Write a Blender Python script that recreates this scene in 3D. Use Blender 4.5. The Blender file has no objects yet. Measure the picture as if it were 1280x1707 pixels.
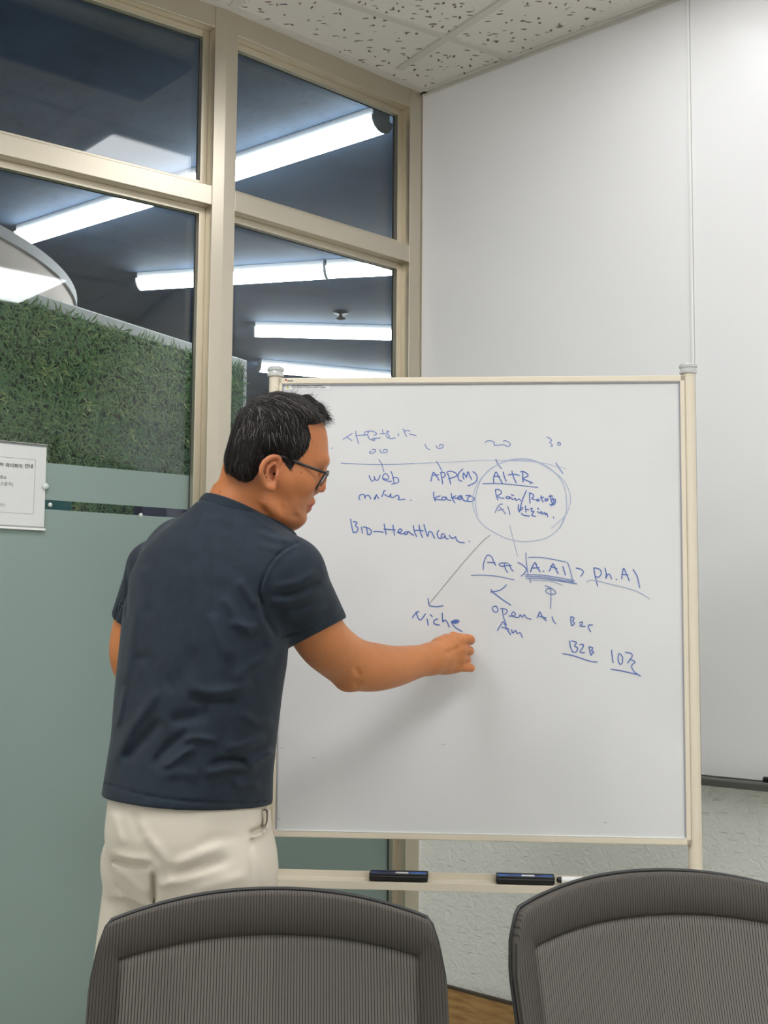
import bpy, bmesh, math, random
import numpy as np
from mathutils import Vector, Matrix

# ------------------------------------------------------------------ camera
sc = bpy.context.scene
COL = sc.collection
IW, IH = 1280.0, 1707.0
FPX, CX, CY, EYE = 2050.0, 640.0, 853.5, 1.19
PITCH, ROLL = math.atan(187 / FPX), .008
cF = np.array([0, math.cos(PITCH), math.sin(PITCH)])
_u = np.array([0, -math.sin(PITCH), math.cos(PITCH)])
_r = np.array([1., 0, 0])
cR = _r * math.cos(ROLL) + _u * math.sin(ROLL)
cU = _u * math.cos(ROLL) - _r * math.sin(ROLL)
cO = np.array([0, 0, EYE])

camd = bpy.data.cameras.new('camera')
cam = bpy.data.objects.new('camera', camd)
COL.objects.link(cam)
camd.sensor_fit = 'HORIZONTAL'
camd.sensor_width = 36
camd.lens = FPX / IW * 36
camd.clip_start = .05
m3 = Matrix((cR.tolist(), cU.tolist(), (-cF).tolist())).transposed()
cam.matrix_world = Matrix.Translation(Vector(cO)) @ m3.to_4x4()
sc.camera = cam

# ------------------------------------------------------------------ world, lights, exposure
world = bpy.data.worlds.new('world')
sc.world = world
world.use_nodes = True
world.node_tree.nodes['Background'].inputs[0].default_value = (.6, .65, .7, 1)
world.node_tree.nodes['Background'].inputs[1].default_value = .02
sc.view_settings.view_transform = 'Standard'
sc.view_settings.look = 'None'
sc.view_settings.exposure = 0.31
sc.view_settings.gamma = 1.0
sc.view_settings.use_curve_mapping = False
sc.cycles.use_denoising = True
sc.cycles.max_bounces = 10
sc.cycles.transparent_max_bounces = 16
CEIL = 2.91
# centre x, y, size across, size along the ceiling grid
ROOM_LAMPS = [(.535, 2.650, .50, .58), (1.433, 1.016, .56, 1.18), (2.55, -.44, .56, .58), (-1.0, 1.55, .56, 1.18), (.186, .184, .56, 1.0), (-2.4, .42, .56, 1.18)]  # last panel is added out of view to lift the right wall
ROOM_POWER = 10.5       # emission strength of the ceiling panel diffusers in this room
TUBE_POWER = 21.0       # emission strength of the linear lamps beyond the glass


# ------------------------------------------------------------------ pixel helpers: a pixel of the photo on a plane at its true distance
def ray(x, y):
    d = cF + (x - CX) / FPX * cR - (y - CY) / FPX * cU
    return d / d[1]


def PY(x, y, Y):
    return cO + ray(x, y) * Y


def PZ(x, y, z):
    d = ray(x, y)
    return cO + d * ((z - EYE) / d[2])


def PP(x, y, p0, n):
    d = ray(x, y)
    return cO + d * (np.dot(np.asarray(p0) - cO, n) / np.dot(d, n))


def proj_arr(P):
    v = P - cO
    z = v @ cF
    return CX + FPX * (v @ cR) / z, CY - FPX * (v @ cU) / z


# ------------------------------------------------------------------ mesh helpers
def lin(c):
    return tuple(((v / 255.) / 12.92 if v / 255. <= .04045 else ((v / 255. + .055) / 1.055) ** 2.4) for v in c)


class MB:
    def __init__(self):
        self.v, self.f = [], []

    def add(self, vs, fs):
        n = len(self.v)
        self.v += [tuple(map(float, p)) for p in vs]
        self.f += [tuple(i + n for i in f) for f in fs]
        return self

    def box(self, o, ax, lo, hi):
        """box in the frame o + ax[0]*a + ax[1]*b + ax[2]*c"""
        o = np.asarray(o, float)
        ax = [np.asarray(a, float) for a in ax]
        vs = [o + ax[0] * x + ax[1] * y + ax[2] * z for x in (lo[0], hi[0]) for y in (lo[1], hi[1]) for z in (lo[2], hi[2])]
        return self.add(vs, [(0, 1, 3, 2), (4, 6, 7, 5), (0, 4, 5, 1), (2, 3, 7, 6), (0, 2, 6, 4), (1, 5, 7, 3)])

    def prism(self, pts, off):
        """polygon pts (3D) extruded by off"""
        n = len(pts)
        off = np.asarray(off, float)
        vs = [np.asarray(p, float) for p in pts] + [np.asarray(p, float) + off for p in pts]
        fs = [tuple(range(n))[::-1], tuple(range(n, 2 * n))] + [(i, (i + 1) % n, n + (i + 1) % n, n + i) for i in range(n)]
        return self.add(vs, fs)

    def tube(self, pts, r, seg=10, closed=False, flat=1.0, up=None, caps=True):
        pts = [np.asarray(p, float) for p in pts]
        n = len(pts)
        rr = r if hasattr(r, '__len__') else [r] * n
        vs, prev = [], None
        for i in range(n):
            a = pts[(i - 1) % n] if (closed or i > 0) else pts[i]
            b = pts[(i + 1) % n] if (closed or i < n - 1) else pts[i]
            t = b - a
            t = t / (np.linalg.norm(t) + 1e-12)
            if up is not None:
                e = np.asarray(up, float)
            elif prev is not None:
                e = prev
            else:
                e = np.array([0, 0, 1.]) if abs(t[2]) < .9 else np.array([1., 0, 0])
            e = e - t * (e @ t)
            e /= np.linalg.norm(e) + 1e-12
            prev = e
            g = np.cross(t, e)
            for k in range(seg):
                q = 2 * math.pi * k / seg
                vs.append(pts[i] + (e * math.cos(q) + g * math.sin(q) * flat) * rr[i])
        fs = []
        for i in range(n if closed else n - 1):
            j = (i + 1) % n
            for k in range(seg):
                l = (k + 1) % seg
                fs.append((i * seg + k, j * seg + k, j * seg + l, i * seg + l))
        if not closed and caps:
            fs.append(tuple(range(seg))[::-1])
            fs.append(tuple((n - 1) * seg + k for k in range(seg)))
        return self.add(vs, fs)

    def lathe(self, o, prof, seg=24, ax=None):
        """prof: list of (radius, height) around z through o"""
        o = np.asarray(o, float)
        X, Y, Z = ax if ax else (np.array([1., 0, 0]), np.array([0, 1., 0]), np.array([0, 0, 1.]))
        vs, fs = [], []
        for r, h in prof:
            for k in range(seg):
                q = 2 * math.pi * k / seg
                vs.append(o + X * (r * math.cos(q)) + Y * (r * math.sin(q)) + Z * h)
        for i in range(len(prof) - 1):
            for k in range(seg):
                l = (k + 1) % seg
                fs.append((i * seg + k, i * seg + l, (i + 1) * seg + l, (i + 1) * seg + k))
        fs.append(tuple(range(seg))[::-1])
        fs.append(tuple((len(prof) - 1) * seg + k for k in range(seg)))
        return self.add(vs, fs)

    def build(self, name, mat=None, parent=None, smooth=False, bevel=0, seg=2, normals=True):
        me = bpy.data.meshes.new(name)
        me.from_pydata(self.v, [], self.f)
        if normals:
            bm = bmesh.new()
            bm.from_mesh(me)
            bmesh.ops.recalc_face_normals(bm, faces=bm.faces)
            bm.to_mesh(me)
            bm.free()
        ob = bpy.data.objects.new(name, me)
        COL.objects.link(ob)
        if mat:
            me.materials.append(mat)
        if smooth:
            me.polygons.foreach_set('use_smooth', [True] * len(me.polygons))
        if bevel:
            bv = ob.modifiers.new('bevel', 'BEVEL')
            bv.width = bevel
            bv.segments = seg
            bv.limit_method = 'ANGLE'
        if parent is not None:
            ob.parent = parent
            ob.matrix_parent_inverse = Matrix.Translation(-Vector(parent.location)) if parent.type == 'EMPTY' else Matrix.Identity(4)
        return ob


def tag(o, label=None, cat=None, group=None, kind=None):
    if label: o['label'] = label
    if cat: o['category'] = cat
    if group: o['group'] = group
    if kind: o['kind'] = kind
    return o


def empty(name, loc, label=None, cat=None, group=None, kind=None):
    o = bpy.data.objects.new(name, None)
    COL.objects.link(o)
    o.location = Vector([float(a) for a in loc])
    o.empty_display_size = .05
    return tag(o, label, cat, group, kind)


def spline(pts, n=8, closed=False):
    """Catmull-Rom through pts"""
    P = [np.asarray(p, float) for p in pts]
    if len(P) < 3 and not closed:
        return [P[0] + (P[-1] - P[0]) * t for t in np.linspace(0, 1, n + 1)]
    out = []
    m = len(P)
    for i in range(m if closed else m - 1):
        if closed:
            a, b, c, d = P[(i - 1) % m], P[i], P[(i + 1) % m], P[(i + 2) % m]
        else:
            a, b, c, d = P[max(i - 1, 0)], P[i], P[i + 1], P[min(i + 2, m - 1)]
        for k in range(n):
            t = k / n
            out.append(.5 * ((2 * b) + (c - a) * t + (2 * a - 5 * b + 4 * c - d) * t * t + (3 * b - a - 3 * c + d) * t ** 3))
    if not closed:
        out.append(P[-1])
    return out


# ------------------------------------------------------------------ materials
def mat(name, col=(200, 200, 200), rough=.5, metal=0., spec=.5, **kw):
    m = bpy.data.materials.new(name)
    m.use_nodes = True
    b = m.node_tree.nodes['Principled BSDF']
    c = lin(col)
    b.inputs['Base Color'].default_value = (*c, 1)
    b.inputs['Roughness'].default_value = rough
    b.inputs['Metallic'].default_value = metal
    b.inputs['Specular IOR Level'].default_value = spec
    for k, v in kw.items():
        b.inputs[k].default_value = v
    return m


def N(m, t, **kw):
    n = m.node_tree.nodes.new(t)
    for k, v in kw.items():
        if k in n.inputs:
            n.inputs[k].default_value = v
        else:
            setattr(n, k, v)
    return n


def L(m, a, ao, b, bi):
    m.node_tree.links.new(a.outputs[ao], b.inputs[bi])


def bsdf(m):
    return m.node_tree.nodes['Principled BSDF']


def coords(m, scale=(1, 1, 1), kind='Object', rot=(0, 0, 0)):
    tc = N(m, 'ShaderNodeTexCoord')
    mp = N(m, 'ShaderNodeMapping')
    mp.inputs['Scale'].default_value = scale
    mp.inputs['Rotation'].default_value = rot
    L(m, tc, kind, mp, 'Vector')
    return mp


def noise_color(m, col2, scale=6., detail=4., lo=.4, hi=.6, mp=None, rough=.5):
    """mix the base colour with col2 through noise"""
    b = bsdf(m)
    mp = mp or coords(m)
    nz = N(m, 'ShaderNodeTexNoise', Scale=scale, Detail=detail, Roughness=rough)
    L(m, mp, 'Vector', nz, 'Vector')
    mr = N(m, 'ShaderNodeMapRange')
    mr.inputs['From Min'].default_value = lo
    mr.inputs['From Max'].default_value = hi
    L(m, nz, 'Fac', mr, 'Value')
    mx = N(m, 'ShaderNodeMix', data_type='RGBA')
    L(m, mr, 'Result', mx, 'Factor')
    mx.inputs['A'].default_value = b.inputs['Base Color'].default_value
    mx.inputs['B'].default_value = (*lin(col2), 1)
    mx.inputs[6].default_value = b.inputs['Base Color'].default_value
    mx.inputs[7].default_value = (*lin(col2), 1)
    m.node_tree.links.new(mx.outputs[2], b.inputs['Base Color'])
    return nz


def bump(m, scale=200., strength=.2, dist=.002, detail=3., mp=None):
    mp = mp or coords(m)
    nz = N(m, 'ShaderNodeTexNoise', Scale=scale, Detail=detail)
    L(m, mp, 'Vector', nz, 'Vector')
    bp = N(m, 'ShaderNodeBump')
    bp.inputs['Strength'].default_value = strength
    bp.inputs['Distance'].default_value = dist
    L(m, nz, 'Fac', bp, 'Height')
    L(m, bp, 'Normal', bsdf(m), 'Normal')
    return bp


def emit(name, col, strength):
    m = bpy.data.materials.new(name)
    m.use_nodes = True
    nt = m.node_tree
    nt.nodes.remove(nt.nodes['Principled BSDF'])
    e = nt.nodes.new('ShaderNodeEmission')
    e.inputs[0].default_value = (*lin(col), 1)
    e.inputs[1].default_value = strength
    nt.links.new(e.outputs[0], nt.nodes['Material Output'].inputs[0])
    return m


def glass_mat(name, tint=(.93, .96, .95), refl=1.0):
    """thin architectural glass: clear with a Fresnel reflection"""
    m = bpy.data.materials.new(name)
    m.use_nodes = True
    nt = m.node_tree
    nt.nodes.remove(nt.nodes['Principled BSDF'])
    t = nt.nodes.new('ShaderNodeBsdfTransparent')
    t.inputs[0].default_value = (*tint, 1)
    g = nt.nodes.new('ShaderNodeBsdfGlossy')
    g.inputs['Roughness'].default_value = .02
    g.inputs[0].default_value = (refl, refl, refl, 1)
    lw = nt.nodes.new('ShaderNodeLayerWeight')       # Schlick: .04 + .96 (1 - cos)^5, the same from both sides
    lw.inputs['Blend'].default_value = .5
    pw = nt.nodes.new('ShaderNodeMath')
    pw.operation = 'POWER'
    pw.inputs[1].default_value = 5.0
    nt.links.new(lw.outputs['Facing'], pw.inputs[0])
    fr = nt.nodes.new('ShaderNodeMath')
    fr.operation = 'MULTIPLY_ADD'
    fr.inputs[1].default_value = .96
    fr.inputs[2].default_value = .04
    nt.links.new(pw.outputs[0], fr.inputs[0])
    mx = nt.nodes.new('ShaderNodeMixShader')
    nt.links.new(fr.outputs[0], mx.inputs[0])
    nt.links.new(t.outputs[0], mx.inputs[1])
    nt.links.new(g.outputs[0], mx.inputs[2])
    nt.links.new(mx.outputs[0], nt.nodes['Material Output'].inputs[0])
    return m


M = {}
M['steel'] = mat('brushed_steel', (208, 200, 182), .34, .9)
mp_ = coords(M['steel'], (260, 260, 3))
bump(M['steel'], 1.0, .12, .001, 2, mp_)
M['gasket'] = mat('dark_gasket', (58, 58, 56), .6)
M['glass'] = glass_mat('clear_glass')
M['lens'] = glass_mat('lens_glass', (.97, .98, .98), .6)
fm = mat('frosted_film', (158, 178, 170), .35, 0, .4)
M['film'] = fm
_tr = N(fm, 'ShaderNodeBsdfTranslucent')
_tr.inputs[0].default_value = (*lin((150, 175, 165)), 1)
_mx = N(fm, 'ShaderNodeMixShader')
_mx.inputs[0].default_value = .3
L(fm, bsdf(fm), 'BSDF', _mx, 1)
L(fm, _tr, 'BSDF', _mx, 2)
L(fm, _mx, 0, fm.node_tree.nodes['Material Output'], 0)

# acoustic ceiling tile with short worm-like fissures and pin holes
ct = mat('fissured_ceiling_tile', (230, 226, 218), .95, 0, .1)
M['tile'] = ct
_mp = coords(ct, (1, 1, 1))
_nz = N(ct, 'ShaderNodeTexNoise', Scale=30., Detail=2.)
L(ct, _mp, 'Vector', _nz, 'Vector')
_mixv = N(ct, 'ShaderNodeMix', data_type='VECTOR')
_mixv.inputs[0].default_value = .02
L(ct, _mp, 'Vector', _mixv, 4)
L(ct, _nz, 'Color', _mixv, 5)
_st = N(ct, 'ShaderNodeMapping')
_st.inputs['Scale'].default_value = (19, 52, 1)
_st.inputs['Rotation'].default_value = (0, 0, math.radians(20))
L(ct, _mixv, 1, _st, 'Vector')
_v1 = N(ct, 'ShaderNodeTexVoronoi', Scale=1.0, Randomness=1.0)
L(ct, _st, 'Vector', _v1, 'Vector')
_s2 = N(ct, 'ShaderNodeMapping')
_s2.inputs['Scale'].default_value = (46, 26, 1)
_s2.inputs['Rotation'].default_value = (0, 0, math.radians(-15))
L(ct, _mixv, 1, _s2, 'Vector')
_v2 = N(ct, 'ShaderNodeTexVoronoi', Scale=1.0, Randomness=1.0)
L(ct, _s2, 'Vector', _v2, 'Vector')
_mn = N(ct, 'ShaderNodeMath', operation='MINIMUM')
L(ct, _v1, 'Distance', _mn, 0)
L(ct, _v2, 'Distance', _mn, 1)
_cut = N(ct, 'ShaderNodeMapRange')
_cut.inputs['From Min'].default_value = .13
_cut.inputs['From Max'].default_value = .21
L(ct, _mn, 0, _cut, 'Value')
_cm = N(ct, 'ShaderNodeMix', data_type='RGBA')
_cm.inputs[6].default_value = (*lin((120, 108, 100)), 1)
_cm.inputs[7].default_value = (*lin((230, 226, 218)), 1)
L(ct, _cut, 'Result', _cm, 0)
ct.node_tree.links.new(_cm.outputs[2], bsdf(ct).inputs['Base Color'])
_bp = N(ct, 'ShaderNodeBump')
_bp.inputs['Strength'].default_value = .6
_bp.inputs['Distance'].default_value = .002
L(ct, _cut, 'Result', _bp, 'Height')
L(ct, _bp, 'Normal', bsdf(ct), 'Normal')
M['tbar'] = mat('painted_tbar', (212, 208, 200), .5)

# scratched trowelled plaster
pl = mat('trowelled_plaster', (236, 238, 230), .75, 0, .3)
M['plaster'] = pl
_mp = coords(pl)
_a = N(pl, 'ShaderNodeTexNoise', Scale=35., Detail=5., Roughness=.6)
_a.inputs['Distortion'].default_value = 1.5
L(pl, _mp, 'Vector', _a, 'Vector')
_m2 = coords(pl, (9, 9, 60), rot=(.5, .9, .3))
_b2 = N(pl, 'ShaderNodeTexVoronoi', Scale=1.2)
L(pl, _m2, 'Vector', _b2, 'Vector')
_r2 = N(pl, 'ShaderNodeMapRange')
_r2.inputs['From Min'].default_value = .05
_r2.inputs['From Max'].default_value = .16
_r2.inputs['To Min'].default_value = .5
_r2.inputs['To Max'].default_value = 0
L(pl, _b2, 'Distance', _r2, 'Value')
_m3 = coords(pl, (8, 8, 50), rot=(-.6, .2, -.7))
_b3 = N(pl, 'ShaderNodeTexVoronoi', Scale=1.1)
L(pl, _m3, 'Vector', _b3, 'Vector')
_r3 = N(pl, 'ShaderNodeMapRange')
_r3.inputs['From Min'].default_value = .04
_r3.inputs['From Max'].default_value = .14
_r3.inputs['To Min'].default_value = -.5
_r3.inputs['To Max'].default_value = 0
L(pl, _b3, 'Distance', _r3, 'Value')
_ad = N(pl, 'ShaderNodeMath', operation='ADD')
L(pl, _r2, 'Result', _ad, 0)
L(pl, _r3, 'Result', _ad, 1)
_ad2 = N(pl, 'ShaderNodeMath', operation='ADD')
L(pl, _ad, 0, _ad2, 0)
L(pl, _a, 'Fac', _ad2, 1)
_bp = N(pl, 'ShaderNodeBump')
_bp.inputs['Strength'].default_value = .7
_bp.inputs['Distance'].default_value = .011
L(pl, _ad2, 0, _bp, 'Height')
L(pl, _bp, 'Normal', bsdf(pl), 'Normal')

M['panel'] = mat('glossy_white_panel', (234, 234, 233), .24, 0, .25)
_mp = coords(M['panel'], (3.5, 3.5, 9))
bump(M['panel'], 1.0, .06, .004, 2, _mp)
M['white_trim'] = mat('white_plastic_trim', (236, 236, 232), .4)
M['alu'] = mat('aluminium_ledge', (150, 150, 146), .35, .8)
M['wood'] = mat('oak_baseboard', (184, 146, 90), .5)
noise_color(M['wood'], (146, 110, 62), 1.0, 5., .35, .65, coords(M['wood'], (14, 14, 90)))
M['dark_edge'] = mat('dark_caulk', (70, 60, 45), .7)
M['floor'] = mat('pale_floor_tile', (206, 203, 196), .6, 0, .1)
noise_color(M['floor'], (198, 195, 188), 6., 2.)
M['wall_paint'] = mat('painted_wall', (238, 238, 236), .8, 0, .2)
M['slab'] = mat('dark_painted_concrete', (80, 98, 122), .8, 0, .25)
noise_color(M['slab'], (68, 82, 100), 2.2, 6., .42, .68, coords(M['slab']), .62)
M['board'] = mat('whiteboard_enamel', (217, 218, 216), .18, 0, .35)
noise_color(M['board'], (211, 212, 211), 3.5, 3., .4, .7)
M['cream'] = mat('cream_powder_coat', (222, 212, 190), .38)
M['cream_tray'] = mat('cream_tray_paint', (218, 209, 188), .45)
M['clear'] = mat('clear_plastic_cap', (228, 231, 229), .12, 0, .6)
bsdf(M['clear']).inputs['Transmission Weight'].default_value = .45
M['ink'] = mat('blue_marker_ink', (88, 114, 180), .6, 0, .2)
M['ink_faint'] = mat('pale_blue_marker_ink', (168, 180, 202), .6, 0, .2)
M['ink_mid'] = mat('worn_blue_marker_ink', (116, 136, 184), .6, 0, .2)
M['ink_grey'] = mat('grey_marker_ink', (150, 152, 156), .6, 0, .2)
M['black'] = mat('black_plastic', (18, 18, 20), .4)
M['blue'] = mat('printed_blue_label', (40, 110, 200), .35)
noise_color(M['blue'], (16, 30, 84), 14., 2., .42, .58)
M['white'] = mat('white_print', (238, 238, 236), .4)
M['paper'] = mat('white_paper', (236, 234, 230), .6)
M['print'] = mat('black_print', (45, 45, 48), .7)
M['grey_print'] = mat('grey_print', (150, 150, 155), .7)
M['red'] = mat('red_print', (170, 40, 60), .6)
M['sticker'] = mat('pale_sticker', (228, 230, 226), .4)
M['yellow'] = mat('yellow_green_print', (176, 178, 60), .5)

# ================================================================== SETTING
Zv = np.array([0, 0, 1.])
CORNER = np.array([.1179, 3.8604, 0])
dr = np.array([.7352, -.6779, 0])                 # along the right wall, away from the corner
nR = np.array([-.6779, -.7352, 0])                # into the room
dg = np.array([-.724, -.6898, 0])                 # along the glass wall, away from the corner
nG = np.array([.6898, -.724, 0])
_a = math.radians(217.1)
dl = np.array([math.cos(_a), math.sin(_a), 0])    # the next bay bends a few degrees
nL = np.array([-dl[1], dl[0], 0])
SV = .787
VERT = CORNER + dg * SV                           # the bend, in the middle of the mullion
LEN_R, LEN_L = 5.2, 4.4
WR = CORNER + dr * LEN_R
WL = VERT + dl * LEN_L
WB = WL + (WR - CORNER) * 1.0


def poly_plane(name, pts, z, thick, m, **kw):
    return tag(MB().prism([np.array([p[0], p[1], z]) for p in pts], (0, 0, thick)).build(name, m), **kw)


out_r = CORNER - nG * .35
room = [CORNER - nR * .0, WR, WB, WL, VERT]
FRAME_D = .074
S = dict(kind='structure')
poly_plane('floor', room, -.1, .1, M['floor'], **S)
poly_plane('ceiling', room, CEIL + .004, .12, M['tile'], **S)

# right wall with plaster, running past the corner behind the glass frame
tag(MB().box(CORNER, (dr, nR, Zv), (.0, -.15, 0), (LEN_R, 0, CEIL)).build('wall_right', M['plaster']), **S)
d_ = (WB - WR) / np.linalg.norm(WB - WR)
tag(MB().box(WR, (d_, np.array([d_[1], -d_[0], 0]), Zv), (-.1, 0, 0), (np.linalg.norm(WB - WR) + .1, .15, CEIL)).build('wall_back', M['wall_paint']), **S)
d_ = (WL - WB) / np.linalg.norm(WL - WB)
tag(MB().box(WB, (d_, np.array([d_[1], -d_[0], 0]), Zv), (-.1, 0, 0), (np.linalg.norm(WL - WB) + .1, .15, CEIL)).build('wall_left', M['wall_paint']), **S)
# baseboard on the right wall
bb = MB().box(CORNER, (dr, nR, Zv), (.004, 0, 0), (LEN_R, .012, .114)).build('baseboard_right', M['wood'], bevel=.002)
tag(bb, **S)
tag(MB().box(CORNER, (dr, nR, Zv), (.004, 0, .114), (LEN_R, .013, .121)).build('trim_1', M['dark_edge']), **S)

# suspended ceiling grid, turned a few degrees against the walls
gA = math.radians(-56.3)
gx = np.array([math.cos(gA), math.sin(gA), 0])
gy = np.array([-gx[1], gx[0], 0])
X0 = PZ(745.6, 63, CEIL)
grid = MB()


def in_room_span(p, d):
    """interval of t for which p+d*t lies inside the convex room polygon"""
    lo, hi = -99., 99.
    n = len(room)
    for i in range(n):
        a, b = room[i][:2], room[(i + 1) % n][:2]
        e = b - a
        nrm = np.array([e[1], -e[0]])
        cen = np.mean([r[:2] for r in room], axis=0)
        if nrm @ (cen - a) < 0:
            nrm = -nrm
        num, den = nrm @ (a - p[:2]), nrm @ d[:2]
        if abs(den) < 1e-9:
            continue
        t = num / den
        if den > 0: lo = max(lo, t)
        else: hi = min(hi, t)
    return lo, hi


for i in range(-12, 14):
    for d, e in ((gx, gy), (gy, gx)):
        p = X0 + e * (.603 * i)
        lo, hi = in_room_span(p, d)
        if hi > lo + .03:
            grid.box(p * np.array([1, 1, 0]), (d, e, Zv), (lo, -.012, CEIL - (.002 if d is gx else .0015)), (hi, .012, CEIL + .006))
tag(grid.build('trim_2', M['tbar']), **S)
tag(MB().box(CORNER, (dr, nR, Zv), (0, .0, CEIL - .014), (LEN_R, .003, CEIL + .003)).box(CORNER, (dr, nR, Zv), (0, .0, CEIL - .003), (LEN_R, .016, CEIL + .003))
    .build('trim_3', M['tbar']), **S)
tag(MB().box(CORNER, (dg, nG, Zv), (0, 0, CEIL - .003), (SV, .02, CEIL + .003)).box(VERT, (dl, nL, Zv), (0, 0, CEIL - .003), (LEN_L, .02, CEIL + .003))
    .build('trim_4', M['tbar']), **S)

# ---- glazed partition: two bays that meet in a bent mullion
TR0, TR1 = 2.3365, 2.391           # transom
HD0 = 2.845                         # head
GD = -.062                          # glass plane behind the frame faces
FILM_T, GAP0, GAP1 = 1.59, 1.496, 1.472


def bay(name, o, u, n, s0, s1, jamb_parts):
    root = empty(name, o + u * s0, kind='structure')
    fr = MB()
    fr.box(o, (u, n, Zv), (s0, -FRAME_D, HD0), (s1, 0, CEIL))
    fr.box(o, (u, n, Zv), (s0, -FRAME_D, TR0), (s1, 0, TR1))
    fr.box(o, (u, n, Zv), (s0, -FRAME_D, 0), (s1, 0, .08))
    for a, b in jamb_parts:
        fr.box(o, (u, n, Zv), (a, -FRAME_D, 0), (b, .0008, CEIL))
    fr.build('window_frame', M['steel'], root, bevel=.0015)
    # inner stops and dark gaskets around each pane
    for z0, z1 in ((.08, TR0), (TR1, HD0)):
        st = MB()
        w, d0, d1 = .02, -.052, -.034
        st.box(o, (u, n, Zv), (s0, d0, z0), (s0 + w, d1, z1)).box(o, (u, n, Zv), (s1 - w, d0, z0), (s1, d1, z1))
        st.box(o, (u, n, Zv), (s0 + w, d0, z0), (s1 - w, d1, z0 + w)).box(o, (u, n, Zv), (s0 + w, d0, z1 - w), (s1 - w, d1, z1))
        st.build('glazing_bead', M['steel'], root, bevel=.001)
        gk = MB()
        g = .0205
        gk.box(o, (u, n, Zv), (s0, -.058, z0), (s0 + g, -.052, z1)).box(o, (u, n, Zv), (s1 - g, -.058, z0), (s1, -.052, z1))
        gk.box(o, (u, n, Zv), (s0 + g, -.058, z0), (s1 - g, -.052, z0 + g)).box(o, (u, n, Zv), (s0 + g, -.058, z1 - g), (s1 - g, -.052, z1))
        gk.build('gasket', M['gasket'], root)
        MB().box(o, (u, n, Zv), (s0, -.070, z0), (s1, -.062, z1)).build('glass_pane', M['glass'], root)
    fl = MB()
    fl.box(o, (u, n, Zv), (s0 + .002, -.0608, .082), (s1 - .002, -.0602, GAP1))
    fl.box(o, (u, n, Zv), (s0 + .002, -.0608, GAP0), (s1 - .002, -.0602, FILM_T))
    fl.build('frosted_film', M['film'], root)
    return root


J0, MU = .0615, .0395
bay('window_1', CORNER, dg, nG, J0, SV - MU, [(0.002, J0), ])
bay('window_2', VERT, dl, nL, MU - .003, 1.45, [(1.45, 1.51)])
bay('window_3', VERT, dl, nL, 1.51, 2.9, [(2.9, 2.96)])
bay('window_4', VERT, dl, nL, 2.96, LEN_L - .06, [(LEN_L - .06, LEN_L)])
# bent mullion: two flat faces folded at the bend
mp0 = [CORNER + dg * (SV - MU) + nG * .001, VERT + (nG + nL) * .0005, VERT + dl * (MU - .003) + nL * .001,
       VERT + dl * (MU - .003) - nL * FRAME_D, CORNER + dg * (SV - MU) - nG * FRAME_D]
tag(MB().prism(mp0, (0, 0, CEIL)).build('trim_5', M['steel'], bevel=.0012), **S)
# white sealant bead in the corner
tag(MB().box(CORNER, (dr, nR, Zv), (0.0, -.002, 0), (.004, .004, CEIL)).build('trim_6', M['white_trim']), **S)

# ---- wall sheets on the right wall
def wall_s(px, py):
    return float((PP(px, py, CORNER, nR) - CORNER) @ dr)


SEAM = wall_s(1150, 100)
LEDGE_Z = float(PP(1172, 1291, CORNER, nR)[2])
w1 = empty('wall_panel', CORNER + dr * .02 + Zv * .5, 'plain white wall sheet between the steel framed corner and the vertical seam', 'wall panel')
MB().box(CORNER, (dr, nR, Zv), (.006, 0.001, LEDGE_Z), (SEAM - .003, .007, CEIL - .014)).build('sheet', M['panel'], w1, bevel=.001)
w2 = empty('wall_panel', CORNER + dr * (SEAM + .6) + Zv * LEDGE_Z, 'white wall sheet with aluminium pen ledge right of the vertical seam', 'wall panel')
MB().box(CORNER, (dr, nR, Zv), (SEAM + .006, 0.001, LEDGE_Z), (SEAM + 2.4, .009, CEIL - .014)).build('sheet', M['panel'], w2, bevel=.001)
MB().box(CORNER, (dr, nR, Zv), (SEAM - .002, 0.001, LEDGE_Z), (SEAM + .005, .013, CEIL - .014)).build('edge_strip', M['white_trim'], w2, bevel=.001)
lg = MB().box(CORNER, (dr, nR, Zv), (SEAM - .002, .001, LEDGE_Z - .020), (SEAM + 2.4, .055, LEDGE_Z - .003))
lg.box(CORNER, (dr, nR, Zv), (SEAM - .002, .052, LEDGE_Z - .020), (SEAM + 2.4, .055, LEDGE_Z + .002))
lg.build('pen_ledge', M['alu'], w2, bevel=.001)


def marker(name, a, d, label, cap=M['black'], body=M['white'], r=.008, ln=.125, group=None, cap_first=True):
    d = np.asarray(d, float) / np.linalg.norm(d)
    root = empty(name, a, label, 'marker', group)
    e = np.array([-d[1], d[0], 0.])
    if np.linalg.norm(e) < 1e-3: e = np.array([1., 0, 0])
    e /= np.linalg.norm(e)
    g = np.cross(d, e)
    MB().lathe(a, [(r * .9, .03), (r, .034), (r, ln - .012), (r * .9, ln - .010)], 16, (e, g, d)).build('barrel', body, root, True)
    MB().lathe(a, [(r * .9, ln - .012), (r * .8, ln - .002), (r * .5, ln)], 16, (e, g, d)).build('end_plug', cap, root, True)
    MB().lathe(a, [(r * .55, 0), (r * 1.05, .002), (r * 1.12, .042), (r * 1.0, .044)], 16, (e, g, d)).build('cap', cap, root, True)
    return root


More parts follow.
